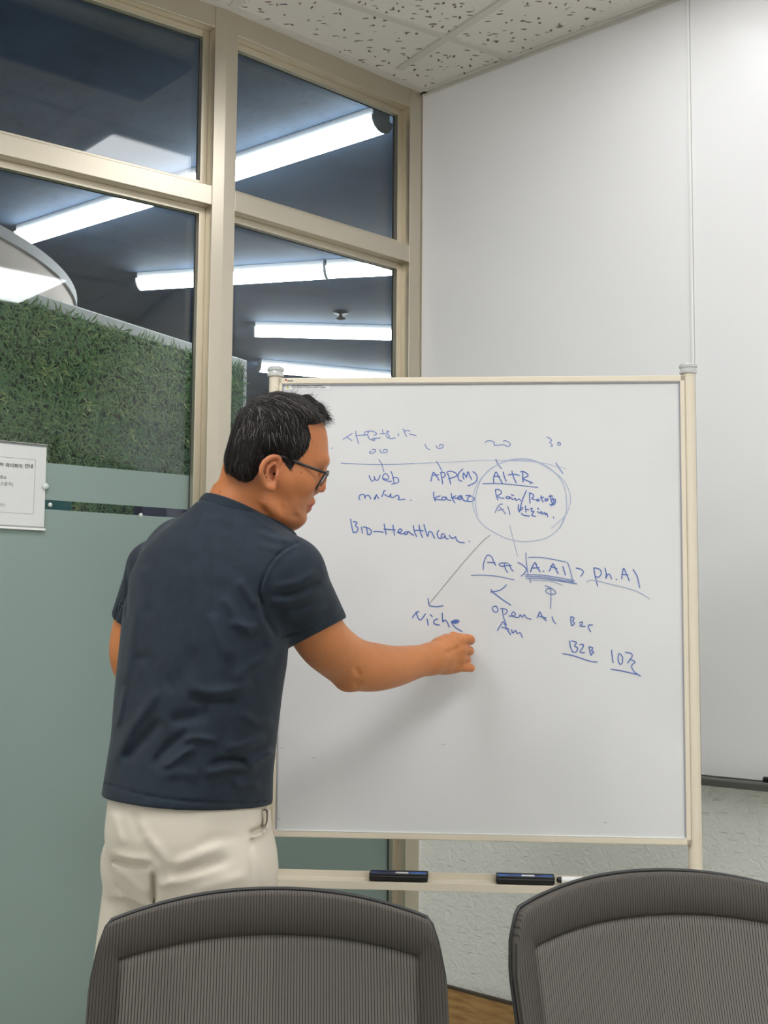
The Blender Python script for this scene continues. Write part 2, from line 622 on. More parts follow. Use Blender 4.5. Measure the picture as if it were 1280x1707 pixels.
# ---- beyond the glass: open-plan corridor with a dark painted concrete ceiling
cc = [CORNER + np.array([3.6, 1.5, 0]), CORNER + np.array([3.6, 11.5, 0]), np.array([-7.5, 14.8, 0]), np.array([-7.5, 1.0, 0]), WL + np.array([-.6, .1, 0]),
      WL - nL * .1, VERT - (nL + nG) * .05, CORNER - nG * .1 - dr * .15 , CORNER - nR * .16 ]
cc = cc[::-1]
LZ = 3.19
SLAB = LZ + .09
big = [np.array([-9., -4.5, 0]), np.array([6.5, -4.5, 0]), np.array([6.5, 17., 0]), np.array([-9., 17., 0])]
poly_plane('floor_corridor', big, -.14, .136, M['floor'], **S)
poly_plane('ceiling_corridor', big, SLAB, .2, M['slab'], **S)
n_ = len(cc)
for i in (0, 4, 5, 6, 7, 8):
    pass
far = [(cc[-1], cc[-2]), (cc[-2], cc[-3]), (cc[-3], cc[-4]), (cc[-4], cc[-5])]
M['dim_wall'] = mat('corridor_wall_paint', (196, 200, 206), .8)
for i, (a, b) in enumerate(far):
    e = (b - a) / np.linalg.norm(b - a)
    tag(MB().box(a, (e, np.array([e[1], -e[0], 0]), Zv), (0, 0, 0), (np.linalg.norm(b - a), .1, SLAB)).build('wall_' + ['east', 'far', 'west', 'near'][i], M['dim_wall']), **S)
# header of the partition above the suspended ceiling
tag(MB().box(CORNER, (dg, nG, Zv), (0, -.1, CEIL), (SV, 0, SLAB)).box(VERT, (dl, nL, Zv), (0, -.1, CEIL), (LEN_L + .5, 0, SLAB)).build('wall_header', M['dim_wall']), **S)

# room ceiling lamps
M['diffuser'] = emit('ceiling_lamp_diffuser', (252, 252, 255), ROOM_POWER)
M['diffuser_dim'] = emit('dimmed_lamp_diffuser', (252, 252, 255), ROOM_POWER * .52)   # the panel nearest the whiteboard is turned down so the wall does not wash out
for k, (x, y, sx, sy) in enumerate(ROOM_LAMPS):
    root = empty('ceiling_light', (x, y, CEIL - .02), 'flat square white ceiling light panel set in the tile grid', 'ceiling light', 'ceiling light panels of the meeting room')
    MB().box((x, y, 0), (gx, gy, Zv), (-sx / 2 - .02, -sy / 2 - .02, CEIL - .018), (sx / 2 + .02, sy / 2 + .02, CEIL - .002)).build('lamp_frame', M['white_trim'], root, bevel=.003)
    MB().box((x, y, 0), (gx, gy, Zv), (-sx / 2, -sy / 2, CEIL - .022), (sx / 2, sy / 2, CEIL - .0185)).build('diffuser', M['diffuser_dim' if k == 0 else 'diffuser'], root)

# linear lamps under the slab
M['tube'] = emit('lamp_tube', (250, 253, 255), TUBE_POWER)
M['lamp_body'] = mat('lamp_housing', (214, 218, 222), .5)


def linear_lamp(p, q, label):
    """p, q: pixels of the two ends on the lamp plane"""
    a, b = PZ(p[0], p[1], LZ), PZ(q[0], q[1], LZ)
    ln = np.linalg.norm(b - a)
    d = (b - a) / ln
    e = np.cross(Zv, d)
    root = empty('linear_ceiling_lamp', (a + b) / 2 + Zv * .05, label, 'ceiling lamp', 'linear lamps under the dark concrete ceiling')
    MB().box(a, (d, e, Zv), (0, -.055, .050), (ln, .055, SLAB - LZ)).build('housing', M['lamp_body'], root, bevel=.004)
    pr = [a + e * (.062 * math.cos(t)) + Zv * (.05 - .055 * math.sin(t)) for t in np.linspace(0, math.pi, 9)]
    MB().prism(pr, d * ln).build('diffuser', M['tube'], root)
    for c0, c1 in ((-.006, 0.001), (ln - .001, ln + .006)):
        pe = [a + d * c0 + e * (.066 * math.cos(t)) + Zv * (.052 - .06 * math.sin(t)) for t in np.linspace(0, math.pi, 9)]
        MB().prism(pe, d * (c1 - c0)).build('end_cap', M['lamp_body'], root)


def midpix(p, q, t):
    w = PZ(*p, LZ) * (1 - t) + PZ(*q, LZ) * t
    x, y = proj_arr(w[None])
    return float(x[0]), float(y[0])


h = midpix((36, 410), (640, 219), .5)
linear_lamp((40, 406), (h[0] - 1.5, h[1]), 'long lit lamp beyond the left bay, below the steel transom')
linear_lamp((h[0] + 1.5, h[1]), (636, 219), 'long lit lamp in the upper pane of the corner bay, nearest to the glass')
linear_lamp((234, 482), (543, 463), 'lit lamp passing behind the steel mullion, left of the lamp joint')
linear_lamp((547, 462), (850, 448), 'lit lamp right of the lamp joint, in the corner bay')
linear_lamp((425, 560), (790, 569), 'lit lamp low in the corner bay, third row down')
linear_lamp((432, 619), (800, 652), 'farthest lit lamp, just above the whiteboard top edge')
M['grille'] = mat('black_grille', (22, 24, 27), .6)
# ceiling sprinkler head
sp = PZ(568, 520, SLAB)
root = empty('sprinkler_head', sp, 'small dark sprinkler head under the dark ceiling between two lamp rows', 'sprinkler')
MB().lathe(sp - Zv * .055, [(.012, 0), (.035, .006), (.035, .010), (.012, .02), (.012, .04), (.05, .046), (.05, .056)], 14).build('sprinkler_body', M['grille'], root, True)

M['raft'] = mat('white_ceiling_raft', (206, 210, 212), .6)
# dark ventilation grille on the slab
gc = np.array([-.42, 2.87, 0])
vg = empty('ceiling_grille', gc + Zv * CEIL, 'dark slatted air grille in the ceiling, mirrored in the upper left pane', 'air grille')
MB().box(gc, (gy, gx, Zv), (-.33, -.17, CEIL - .012), (.33, .17, CEIL - .004)).build('grille_plate', M['grille'], vg, bevel=.002)
sl = MB()
for t in np.linspace(-.14, .14, 12):
    sl.box(gc, (gy, gx, Zv), (-.31, t - .008, CEIL - .018), (.31, t + .002, CEIL - .012))
sl.build('grille_slats', M['gasket'], vg)

# round bulkhead drum and white box, upper left beyond the glass
M['drum'] = mat('pale_pink_plaster', (206, 194, 186), .8)
M['drum_grey'] = mat('grey_plaster', (176, 176, 178), .8)
dc = np.array([-3.456, 5.177, 0])
rad = 2.065
zd = 2.25
dm = MB()
segs = 160


def ring(r0, r1, z0, z1):
    b = MB()
    vs, fs = [], []
    for k in range(segs):
        q = 2 * math.pi * k / segs
        for r, z in ((r0, z0), (r1, z0), (r1, z1), (r0, z1)):
            vs.append(dc * np.array([1, 1, 0]) + np.array([r * math.cos(q), r * math.sin(q), z]))
    for k in range(segs):
        l = (k + 1) % segs
        for i in range(4):
            j = (i + 1) % 4
            fs.append((k * 4 + i, l * 4 + i, l * 4 + j, k * 4 + j))
    return b.add(vs, fs)


dr_root = empty('round_bulkhead', dc * np.array([1, 1, 0]) + Zv * zd, 'round pale bulkhead ring hanging over the grass wall, cut by the photo edge', 'bulkhead')
ring(rad - .05, rad - .012, zd, 2.655).build('ring_fascia', M['drum'], dr_root, True).data.set_sharp_from_angle(angle=.6)
ring(rad - .30, rad, 2.655, 2.70).build('ring_soffit', M['drum_grey'], dr_root, True).data.set_sharp_from_angle(angle=.6)
for q in (.9, 2.5, 4.6):
    p_ = dc * np.array([1, 1, 0]) + np.array([(rad - .15) * math.cos(q), (rad - .15) * math.sin(q), 0])
    MB().tube([p_ + Zv * 2.69, p_ + Zv * SLAB], .006, 8).build('hanger_rod', M['alu'], dr_root)
# artificial grass wall
gw0 = PY(0, 492, 4.3)
gdir = PY(325, 594, 5.26) - gw0
gdir[2] = 0
gdir /= np.linalg.norm(gdir)
gn = np.array([gdir[1], -gdir[0], 0])
if gn @ (cO - gw0) < 0: gn = -gn
GW_T = float(gw0[2])
G0 = gw0 * np.array([1, 1, 0])
GL = float((PP(404, 700, G0, gn) - G0) @ gdir)
gwall = empty('grass_wall', G0, 'green artificial grass wall beyond the glass, behind the paper notice', 'grass wall')
M['gw_back'] = mat('dark_green_backing', (40, 62, 42), .9)
MB().box(G0, (gdir, gn, Zv), (-1.6, -.08, 0), (GL, 0, GW_T)).build('backing', M['gw_back'], gwall)
M['gw_cap'] = mat('white_cap_rail', (244, 245, 246), .5)
MB().box(G0, (gdir, gn, Zv), (-1.6, -.12, GW_T), (GL + .03, .0, GW_T + .05)).box(G0, (gdir, gn, Zv), (GL, -.12, 0), (GL + .03, .0, GW_T)).build('cap_rail', M['gw_cap'], gwall, bevel=.006)
rng = np.random.default_rng(5)
nb = 32000
ss = rng.uniform(-1.55, GL, nb)
zz = rng.uniform(1.25, GW_T + .01, nb)
M['leaf'] = mat('plastic_grass_leaf', (70, 110, 66), .5, 0, .3)
_at = N(M['leaf'], 'ShaderNodeVertexColor', layer_name='tint')
L(M['leaf'], _at, 'Color', bsdf(M['leaf']), 'Base Color')
V_, F_, C_ = [], [], []
palette = [lin(c) for c in ((112, 160, 106), (90, 138, 94), (132, 174, 108), (112, 148, 126), (150, 178, 122))]
for k in range(nb):
    s, z = ss[k], zz[k]
    ang = rng.uniform(0, 2 * math.pi)
    ln, w = rng.uniform(.022, .045), rng.uniform(.0022, .0042)
    d2 = gdir * math.cos(ang) + Zv * math.sin(ang)
    lift = rng.uniform(.25, 1.0)
    d = d2 + gn * lift
    d /= np.linalg.norm(d)
    side = np.cross(d, gn)
    side /= np.linalg.norm(side) + 1e-9
    p = G0 + gdir * s + Zv * z
    tip = p + d * ln - gn * (.25 * ln) + d2 * ln * .25
    mid = p + d * ln * .55
    n0 = len(V_)
    V_ += [p - side * w * .6, p + side * w * .6, mid + side * w, mid - side * w, tip]
    F_ += [(n0, n0 + 1, n0 + 2, n0 + 3), (n0 + 3, n0 + 2, n0 + 4)]
    pan = (int((s + 5) / .5) * 7 + int(z / .5) * 3) % 5
    c = np.array(palette[int(rng.integers(0, 5))]) * .55 + np.array(palette[pan]) * .45
    c = c * rng.uniform(.75, 1.3)
    if rng.uniform() < .02: c = np.array(lin((186, 200, 136)))
    C_ += [c] * 5
for k in range(46):                                     # pale sprigs
    s, z = rng.uniform(-.6, GL - .05), rng.uniform(1.5, GW_T - .03)
    for j in range(9):
        p = G0 + gdir * (s + rng.normal(0, .016)) + Zv * (z + rng.normal(0, .012)) + gn * .012
        ang = rng.uniform(0, 6.28)
        d = gdir * math.cos(ang) + Zv * math.sin(ang) + gn * .7
        d /= np.linalg.norm(d)
        side = np.cross(d, gn); side /= np.linalg.norm(side)
        n0 = len(V_)
        V_ += [p, p + d * .018 + side * .004, p + d * .032, p + d * .018 - side * .004]
        F_ += [(n0, n0 + 1, n0 + 2, n0 + 3)]
        C_ += [np.array(lin((176, 196, 128)))] * 4
lb = MB()
lb.v, lb.f = [tuple(v) for v in V_], F_
lo_ = lb.build('grass', M['leaf'], gwall, normals=False)
lo_['kind'] = 'stuff'
ca = lo_.data.color_attributes.new('tint', 'FLOAT_COLOR', 'POINT')
ca.data.foreach_set('color', np.c_[np.array(C_), np.ones(len(C_))].astype(np.float32).ravel())
# coloured boards fixed to the grass wall, seen through the clear slit in the frosting
M['teal'] = mat('teal_board', (40, 128, 132), .5)
M['navy'] = mat('navy_board', (44, 48, 100), .5)


def on_wall_board(name, x0, x1, y, m, label):
    a, b = (PP(x0, y, G0, gn) - G0) @ gdir, (PP(x1, y, G0, gn) - G0) @ gdir
    z = PP((x0 + x1) / 2, y, G0, gn)[2]
    o = MB().box(G0, (gdir, gn, Zv), (a, .002, z - .10), (b, .05, z + .04)).build(name, m, bevel=.002)
    tag(o, label, 'wall board')


on_wall_board('teal_board', 30, 103, 845, M['teal'], 'teal board on the grass wall, seen in the clear slit beside the notice')
on_wall_board('navy_board', 220, 300, 857, M['navy'], 'dark navy board on the grass wall, seen in the clear slit beside the man')

# ================================================================== NOTICE ON THE GLASS
def gl(px, py, d):
    """pixel on a plane parallel to the left glass bay, d in front of the glass face"""
    o = VERT + nL * (GD + d)
    p = PP(px, py, o, nL)
    return float((p - VERT) @ dl), float(p[2])


sA, zA = gl(78, 744, .004)
sB, zB = gl(74, 881, .004)
s1 = (sA + sB) / 2
z1, z0 = zA, zB
s2 = s1 + .30
no = VERT + nL * GD
notice = empty('paper_notice', no + dl * s1 + Zv * z0 + nL * .004, 'white paper notice in a clear acrylic sleeve on the glass, cut by the photo edge', 'notice')
MB().box(no, (dl, nL, Zv), (s1 + .001, .0035, z0 + .004), (s2, .0045, z1 - .004)).build('paper', M['paper'], notice)
slv = MB()
slv.box(no, (dl, nL, Zv), (s1, .001, z0 - .002), (s2, .003, z1 + .002))
slv.build('sleeve_back', M['clear'], notice)
MB().box(no, (dl, nL, Zv), (s1, .0055, z0), (s2, .0075, z1)).build('sleeve_front', M['lens'], notice)
MB().box(no, (dl, nL, Zv), (s1 - .001, .001, z0 - .006), (s2, .012, z0 - .001)).build('bottom_lip', M['white_trim'], notice, bevel=.001)
MB().box(no, (dl, nL, Zv), (s1 - .001, .001, z1 + .001), (s2, .008, z1 + .004)).build('top_edge', M['alu'], notice, bevel=.001)


def on_paper(px, py):
    s, z = gl(px, py, .005)
    return s, z


FONTM = {}


def text_mesh(name, body, p0, right, up, height, m, parent, thick=.0003, bold=0.0):
    cu = bpy.data.curves.new('txt', 'FONT')
    cu.body = body
    cu.size = 1.0
    cu.offset = bold
    ob = bpy.data.objects.new('txt', cu)
    COL.objects.link(ob)
    bpy.context.view_layer.update()
    dgp = bpy.context.evaluated_depsgraph_get()
    me = bpy.data.meshes.new_from_object(ob.evaluated_get(dgp))
    bpy.data.objects.remove(ob)
    right, up = np.asarray(right, float), np.asarray(up, float)
    right = right / np.linalg.norm(right)
    nrm = np.cross(right, up)
    co = np.empty(len(me.vertices) * 3)
    me.vertices.foreach_get('co', co)
    co = co.reshape(-1, 3)
    new = p0 + np.outer(co[:, 0] * height, right) + np.outer(co[:, 1] * height, up) + nrm * thick
    me.vertices.foreach_set('co', new.ravel())
    me.update()
    me.name = name
    me.materials.clear()
    me.materials.append(m)
    o = bpy.data.objects.new(name, me)
    COL.objects.link(o)
    if parent is not None:
        o.parent = parent
        o.matrix_parent_inverse = Matrix.Translation(-Vector(parent.location))
    return o, (co[:, 0].max() - co[:, 0].min()) * height if len(co) else 0


def paper_pt(px, py):
    s, z = on_paper(px, py)
    return no + dl * s + Zv * z + nL * .0047


def paper_text(body, x0, y0, x1, ph, m, bold=0.):
    """text whose baseline runs from pixel (x0,y0) and ends at x1"""
    a = paper_pt(x0, y0)
    b = paper_pt(x1, y0 + (x1 - x0) * .045)
    b[2] = a[2]
    w = np.linalg.norm(b - a)
    tmp, wid = text_mesh('t', body, a, b - a, Zv, 1.0, m, None)
    bpy.data.objects.remove(tmp)
    text_mesh('printed_text', body, a, b - a, Zv, w / wid, m, notice, bold=bold)


paper_text('io', -1, 775.5, 5, 8, M['print'], .02)
paper_text('와이파이', 9, 778, 36.5, 8, M['print'], .02)
paper_text('안내', 41, 779.5, 54, 8, M['print'], .02)
paper_text('dio', -1, 797.5, 10, 6, M['print'])
paper_text('소문자)', 0, 808.5, 21, 6, M['print'])
paper_text('재단', -1, 843.5, 9, 4, M['grey_print'])
ln = MB()
pa = [paper_pt(-30, 759), paper_pt(59.5, 766.5), paper_pt(55.5, 857), paper_pt(-30, 853)]
pa[0][2] = pa[1][2]; pa[3][2] = pa[2][2]
ln.tube(pa[:2], .0004, 4).tube(pa[1:3], .0004, 4).tube(pa[2:4], .0004, 4)
ln.build('printed_border', M['grey_print'], notice)
# clear round stick-on bumpers
M['bump'] = mat('clear_rubber', (205, 215, 210), .2)
for k, (px, py, lab) in enumerate(((74.5, 811, 'clear round stick-on bumper on the notice edge'), (84, 841.5, 'clear round stick-on bumper right below the notice, on the teal slit'),
                                   (235, 858.5, 'clear round stick-on bumper on the navy slit beside the man'))):
    s, z = gl(px, py, .002)
    dd = .008 if k == 0 else 0.0
    r = .008 if k == 0 else .0055
    o = MB().lathe(no + dl * s + Zv * z + nL * dd, [(r, .0), (r, .002), (r * .8, .004), (r * .3, .005)], 18, (dl, Zv, nL)).build('glass_bumper', M['bump'], None, True)
    tag(o, lab, 'bumper', 'clear stick-on bumpers')

# ================================================================== MOBILE WHITEBOARD
BL = np.array([-.2364, 2.735, 0])
BR = np.array([.6575, 2.668, 0])
bu = (BR - BL) / np.linalg.norm(BR - BL)
bn = np.array([bu[1], -bu[0], 0])          # toward the camera
BS = BL.copy()                              # reference point of the board face plane


def bp(px, py, d=0.):
    return PP(px, py, BS + bn * d, bn)


def bs(px, py):
    p = bp(px, py)
    return float((p - BS) @ bu), float(p[2])


sx0, zt = bs(472, 638.5)
sx1 = .5 * (bs(1130, 640)[0] + bs(1146, 1395)[0])
sx0 = .5 * (bs(474, 640)[0] + bs(456, 1384)[0])
ztop = .5 * (bs(470, 629.5)[1] + bs(1135, 627.5)[1])
zbot = .5 * (bs(455, 1394)[1] + bs(1150, 1409)[1])
FRW = .0135
ax = (bu, bn, Zv)
board = empty('whiteboard', BS + bu * .45, 'white mobile whiteboard on a cream frame, covered in blue handwriting', 'whiteboard')
MB().box(BS, ax, (sx0 - .004, -.020, zbot + .004), (sx1 + .004, 0, ztop - .004)).build('writing_surface', M['board'], board, bevel=.0008)
pr_l = .5 * (bs(446.5, 640)[0] + bs(446.5, 640)[0])
pr_ax = bs(1148.5, 640)[0]
pl_ax = bs(458, 640)[0]
PR = .0145
fr = MB()
fr.box(BS, ax, (pl_ax + PR * .7, -.024, ztop - FRW), (pr_ax - PR * .7, .005, ztop))
fr.build('frame_rail', M['cream'], board, bevel=.002)
MB().box(BS, ax, (pl_ax + PR * .7, -.024, zbot), (pr_ax - PR * .7, .005, zbot + FRW)).build('frame_rail', M['cream'], board, bevel=.002)
MB().box(BS, ax, (pl_ax + PR * .7, -.024, zbot), (sx0, .005, ztop)).build('frame_stile', M['cream'], board, bevel=.002)
MB().box(BS, ax, (sx1, -.024, zbot), (pr_ax - PR * .7, .005, ztop)).build('frame_stile', M['cream'], board, bevel=.002)
ga = MB()
ga.box(BS, ax, (sx0, .0, ztop - FRW - .0025), (sx1, .0035, ztop - FRW))
ga.box(BS, ax, (sx0, 0, zbot + FRW), (sx0 + .0014, .0035, ztop - FRW)).box(BS, ax, (sx1 - .0018, 0, zbot + FRW), (sx1, .0035, ztop - FRW))
ga.build('inner_gasket', M['grey_print'], board)
MB().box(BS, ax, (sx0, 0, zbot + FRW), (sx1, .0055, zbot + FRW + .002)).build('inner_lip', M['white_trim'], board)
PTOP = ztop + .010
PD = -.010
for s_ in (pl_ax, pr_ax):
    o_ = BS + bu * s_ + bn * PD
    p = MB().lathe(o_, [(PR, .07), (PR, PTOP)], 24).build('post', M['cream'], board, True)
    p.data.set_sharp_from_angle(angle=.6)
    c = MB().lathe(o_ + Zv * PTOP, [(PR * 1.02, -.006), (PR * 1.3, -.004), (PR * 1.3, .002), (PR * 1.18, .004), (PR * 1.18, .007), (PR * 1.36, .009), (PR * 1.36, .014), (PR * 1.1, .018), (PR * .3, .0185)], 24)
    c = c.build('post_cap', M['clear'], board, True)
    c.data.set_sharp_from_angle(angle=.5)
    # castor foot
    ft = MB().tube([o_ + bn * -.26 + Zv * .075, o_ + bn * .06 + Zv * .075], .016, 14)
    ft.build('foot_bar', M['cream'], board, True)
    for q in (-.25, .05):
        w = MB().lathe(o_ + bn * q + Zv * .027, [(.008, -.012), (.025, -.011), (.027, -.008), (.027, .008), (.025, .011), (.008, .012)], 20, (bn, Zv, bu))
        w = w.build('castor', M['black'], board, True)
        MB().tube([o_ + bn * q + Zv * .03, o_ + bn * q + Zv * .075], .006, 10).build('castor_stem', M['alu'], w, True)
# lower cross bar
MB().tube([BS + bu * pl_ax + bn * PD + Zv * .2, BS + bu * pr_ax + bn * PD + Zv * .2], .011, 14).build('cross_bar', M['cream'], board, True)
# pen tray
TZ = float(bp(700, 1473, .045)[2])
tl = float((bp(458, 1466, .03) - BS) @ bu)
tray = MB()
pf = [(.0, .016), (.002, .016), (.002, .0015), (.046, .0015), (.046, .003), (.050, .003), (.050, -.013), (.048, -.013), (.048, -.001), (0, -.001)]
tr_s = pr_ax - PR
tray.prism([BS + bu * tl + bn * (a + .004) + Zv * (TZ + b) for a, b in pf], bu * (tr_s - tl))
tray.build('pen_tray', M['cream_tray'], board, bevel=.0006)
MB().tube([BS + bu * (pl_ax) + bn * (.008) + Zv * (TZ - .006), BS + bu * pr_ax + bn * .008 + Zv * (TZ - .006)], .006, 12).build('tray_bar', M['cream'], board, True)

# ---- handwriting: traced strokes, ribbons of ink just proud of the enamel
CROPS = {'A': (560, 700, 8.), 'B': (560, 760, 8.), 'C': (690, 720, 8.), 'D': (800, 720, 8.), 'E': (570, 850, 5.565), 'K': (790, 900, 4.267),
         'G': (800, 960, 4.414), 'H': (670, 860, 6.4)}


def ribbon(mb, pts2, w, d, smooth=True):
    P = [np.array(p, float) for p in pts2]
    if smooth and len(P) > 2:
        P = spline(P, 5)
    P = [P[0]] + [P[i] for i in range(1, len(P)) if np.linalg.norm(P[i] - P[i - 1]) > 1e-5]
    if len(P) < 2:
        P = [P[0], P[0] + np.array([.0006, 0])]
    t0 = P[1] - P[0]; t0 /= np.linalg.norm(t0)
    t1 = P[-1] - P[-2]; t1 /= np.linalg.norm(t1)
    hw = w / 2
    P = [P[0] - t0 * hw * .8] + P + [P[-1] + t1 * hw * .8]
    W = [hw * .45] + [hw] * (len(P) - 2) + [hw * .45]
    vs = []
    for i in range(len(P)):
        t = P[min(i + 1, len(P) - 1)] - P[max(i - 1, 0)]
        t /= np.linalg.norm(t) + 1e-12
        n = np.array([-t[1], t[0]])
        for sg in (1, -1):
            q = P[i] + n * W[i] * sg
            vs.append(BS + bu * q[0] + Zv * q[1] + bn * d)
    mb.add(vs, [(2 * i, 2 * i + 1, 2 * i + 3, 2 * i + 2) for i in range(len(P) - 1)])


LAYER = [0]


def write(name, crop, strokes, m='ink', w=2.5, label=None):
    ox, oy, sc_ = CROPS[crop]
    mb = MB()
    for st in strokes:
        pts = [bs(ox + st[i] / sc_, oy + st[i + 1] / sc_) for i in range(0, len(st), 2)]
        LAYER[0] += 1
        ribbon(mb, pts, w * .74 / 775., .00025 + .000004 * LAYER[0])
    o = mb.build(name, M[m], board, normals=False)
    if label: o['label'] = label
    return o


HW = 'handwritten_word'
# 사업 ... heading
write(HW, 'A', [(218, 180, 92, 262), (140, 228, 212, 276), (262, 150, 272, 220, 302, 320), (258, 212, 330, 205, 415, 198),
                (430, 150, 385, 165, 380, 200, 415, 198, 430, 170, 425, 155), (425, 152, 480, 150, 530, 170, 540, 190, 505, 205), (425, 205, 440, 245, 460, 265, 490, 252, 515, 250, 518, 268, 490, 275, 484, 258, 520, 246, 592, 242),
                (588, 185, 640, 184, 690, 188), (620, 130, 628, 180), (668, 165, 710, 155), (685, 140, 692, 170), (690, 190, 710, 215, 700, 235), (668, 205, 680, 230, 720, 248, 760, 246, 792, 238), (828, 180, 836, 200, 822, 212),
                (892, 118, 915, 165, 940, 220), (905, 152, 950, 140, 985, 150), (975, 188, 1030, 200, 1070, 210)], 'ink_mid', 2.2)
write(HW, 'A', [(500, 400, 485, 392, 520, 395, 528, 415, 500, 440, 455, 445, 450, 425, 470, 418), (590, 395, 592, 425, 620, 438, 660, 438, 685, 415, 670, 395, 640, 400, 632, 418)], 'ink_mid', 2.2)
write('ink_line', 'A', [(66, 577, 200, 584, 400, 592, 620, 594, 850, 590, 1040, 582, 1280, 572), ], 'ink_mid', 1.7)
write('ink_line', 'C', [(0, 422, 260, 412, 560, 400, 900, 380, 1180, 380, 1280, 380)], 'ink_faint', 1.6)
write('ink_line', 'D', [(170, 380, 430, 384, 700, 396, 900, 428, 1010, 458, 1145, 490)], 'ink_faint', 1.6)
write('ink_line', 'A', [(570, 530, 605, 580, 622, 630, 640, 692)], 'ink_mid', 2.)
write(HW, 'B', [(440, 262, 462, 312, 488, 338, 512, 310, 510, 272, 520, 310, 545, 328, 572, 300, 590, 256), (625, 300, 690, 312, 702, 280, 668, 236, 636, 250, 622, 300, 660, 326, 720, 342, 740, 335),
                (732, 205, 755, 260, 775, 360), (755, 300, 770, 290, 815, 292, 838, 330, 815, 360, 742, 378)], 'ink', 2.3)
write(HW, 'B', [(322, 588, 305, 552, 330, 518, 370, 516, 385, 545, 385, 570, 395, 535, 430, 525, 452, 550, 465, 574), (510, 580, 540, 518, 548, 540, 572, 568), (512, 560, 530, 545, 520, 575), (608, 545, 632, 500, 640, 466, 658, 466),
                (650, 515, 690, 540, 725, 535, 732, 505, 718, 540, 760, 555, 800, 530, 830, 530, 842, 560, 830, 582, 870, 584, 920, 578), (996, 590, 1002, 594)], 'ink', 2.6)
write(HW, 'C', [(145, 165, 165, 205, 190, 230, 212, 234), (292, 182, 310, 212, 345, 222, 385, 205, 388, 175, 360, 168, 340, 180, 345, 195)], 'ink_mid', 2.1)
write(HW, 'C', [(950, 142, 970, 122, 1030, 120, 1070, 145, 1070, 178, 1130, 176, 1200, 170), (1190, 128, 1210, 116, 1260, 135, 1284, 165, 1275, 186, 1240, 190, 1200, 172)], 'ink_mid', 2.2)
write(HW, 'D', [(890, 70, 930, 85, 955, 115, 930, 140, 962, 170, 960, 192, 940, 190), (1050, 138, 1035, 150, 1040, 172, 1062, 178, 1076, 158, 1060, 140, 1048, 142)], 'ink_mid', 2.2)
write('ink_line', 'C', [(300, 395, 335, 450, 370, 520)], 'ink_mid', 2.4)
write('ink_line', 'C', [(1090, 365, 1120, 430, 1168, 492)], 'ink_mid', 2.4)
write('ink_line', 'D', [(1012, 414, 1060, 490, 1106, 556)], 'ink_mid', 2.4)
write(HW, 'C', [(225, 658, 236, 610, 258, 540, 300, 590, 335, 646), (238, 580, 280, 576, 330, 572), (355, 540, 370, 610, 382, 692), (358, 540, 395, 540, 418, 570, 400, 600, 370, 612), (440, 540, 470, 610, 488, 695), (445, 530, 500, 525, 565, 555, 570, 585, 530, 605, 460, 628),
                (652, 496, 605, 540, 585, 590, 600, 640, 640, 658), (660, 545, 655, 600, 668, 632), (662, 548, 690, 590, 700, 605, 720, 530, 745, 590, 770, 632), (785, 530, 825, 560, 842, 610, 825, 665, 770, 700, 720, 720)], 'ink', 2.6)
write(HW, 'C', [(265, 800, 262, 860, 285, 922), (350, 852, 280, 880, 300, 900, 360, 908), (430, 870, 385, 870, 370, 900, 400, 910, 435, 880, 440, 900, 490, 915), (498, 820, 505, 880, 545, 945), (560, 850, 515, 878, 560, 885, 600, 880, 640, 855, 600, 855, 582, 890, 620, 905, 640, 870, 660, 910, 700, 925, 730, 925),
                (690, 850, 740, 848, 795, 875, 800, 905, 760, 930, 715, 915, 720, 880, 745, 858)], 'ink', 2.6)
write('ink_circle', 'D', [(-10, 680, 60, 570, 130, 500, 230, 440, 330, 395, 430, 366, 540, 356, 650, 362, 760, 395, 880, 450, 1000, 545, 1080, 640, 1130, 760, 1152, 900, 1150, 1040, 1120, 1170, 1060, 1290)], 'ink_faint', 2.1)
write('ink_circle', 'C', [(850, 1110, 826, 1020, 820, 900, 835, 800, 870, 690, 920, 600, 1000, 520, 1100, 445, 1200, 405, 1300, 370)], 'ink_faint', 1.8)
write('ink_circle', 'C', [(1010, 500, 920, 590, 850, 690, 800, 800, 780, 900, 790, 1010, 830, 1120)], 'ink_faint', 1.9)
write('ink_circle', 'D', [(430, 372, 600, 372, 720, 388, 800, 420, 950, 510, 1080, 610, 1170, 740, 1205, 860, 1195, 980, 1140, 1110, 1040, 1210, 950, 1285)], 'ink_faint', 1.9)
write('ink_circle', 'H', [(795, 0, 830, 60, 900, 125, 1000, 185, 1100, 235, 1200, 262, 1300, 275, 1420, 265, 1540, 235, 1640, 170, 1695, 100, 1735, 0)], 'ink_faint', 2.0)
write(HW, 'D', [(185, 680, 182, 610, 215, 535, 250, 600, 300, 688), (182, 592, 225, 590, 265, 598), (310, 535, 325, 600, 350, 660), (425, 522, 445, 600, 484, 682), (376, 574, 450, 565, 525, 580), (570, 530, 568, 600, 576, 668), (540, 536, 570, 525, 630, 560, 636, 590, 575, 622, 640, 655, 706, 682), (668, 690, 676, 692)], 'ink', 2.6)
write('ink_line', 'D', [(36, 692, 200, 688, 400, 700, 600, 722, 768, 740)], 'ink_mid', 2.4)
write(HW, 'D', [(205, 770, 215, 840, 238, 908), (208, 770, 250, 770, 286, 800, 270, 832, 235, 850, 270, 880, 320, 884), (400, 870, 360, 860, 345, 880, 375, 890, 400, 868, 400, 895), (415, 838, 450, 850), (420, 875, 435, 905, 470, 885, 480, 915, 520, 895, 545, 920)], 'ink', 2.4)
write('ink_line', 'D', [(618, 785, 580, 870, 550, 960, 530, 1050)], 'ink', 2.4)
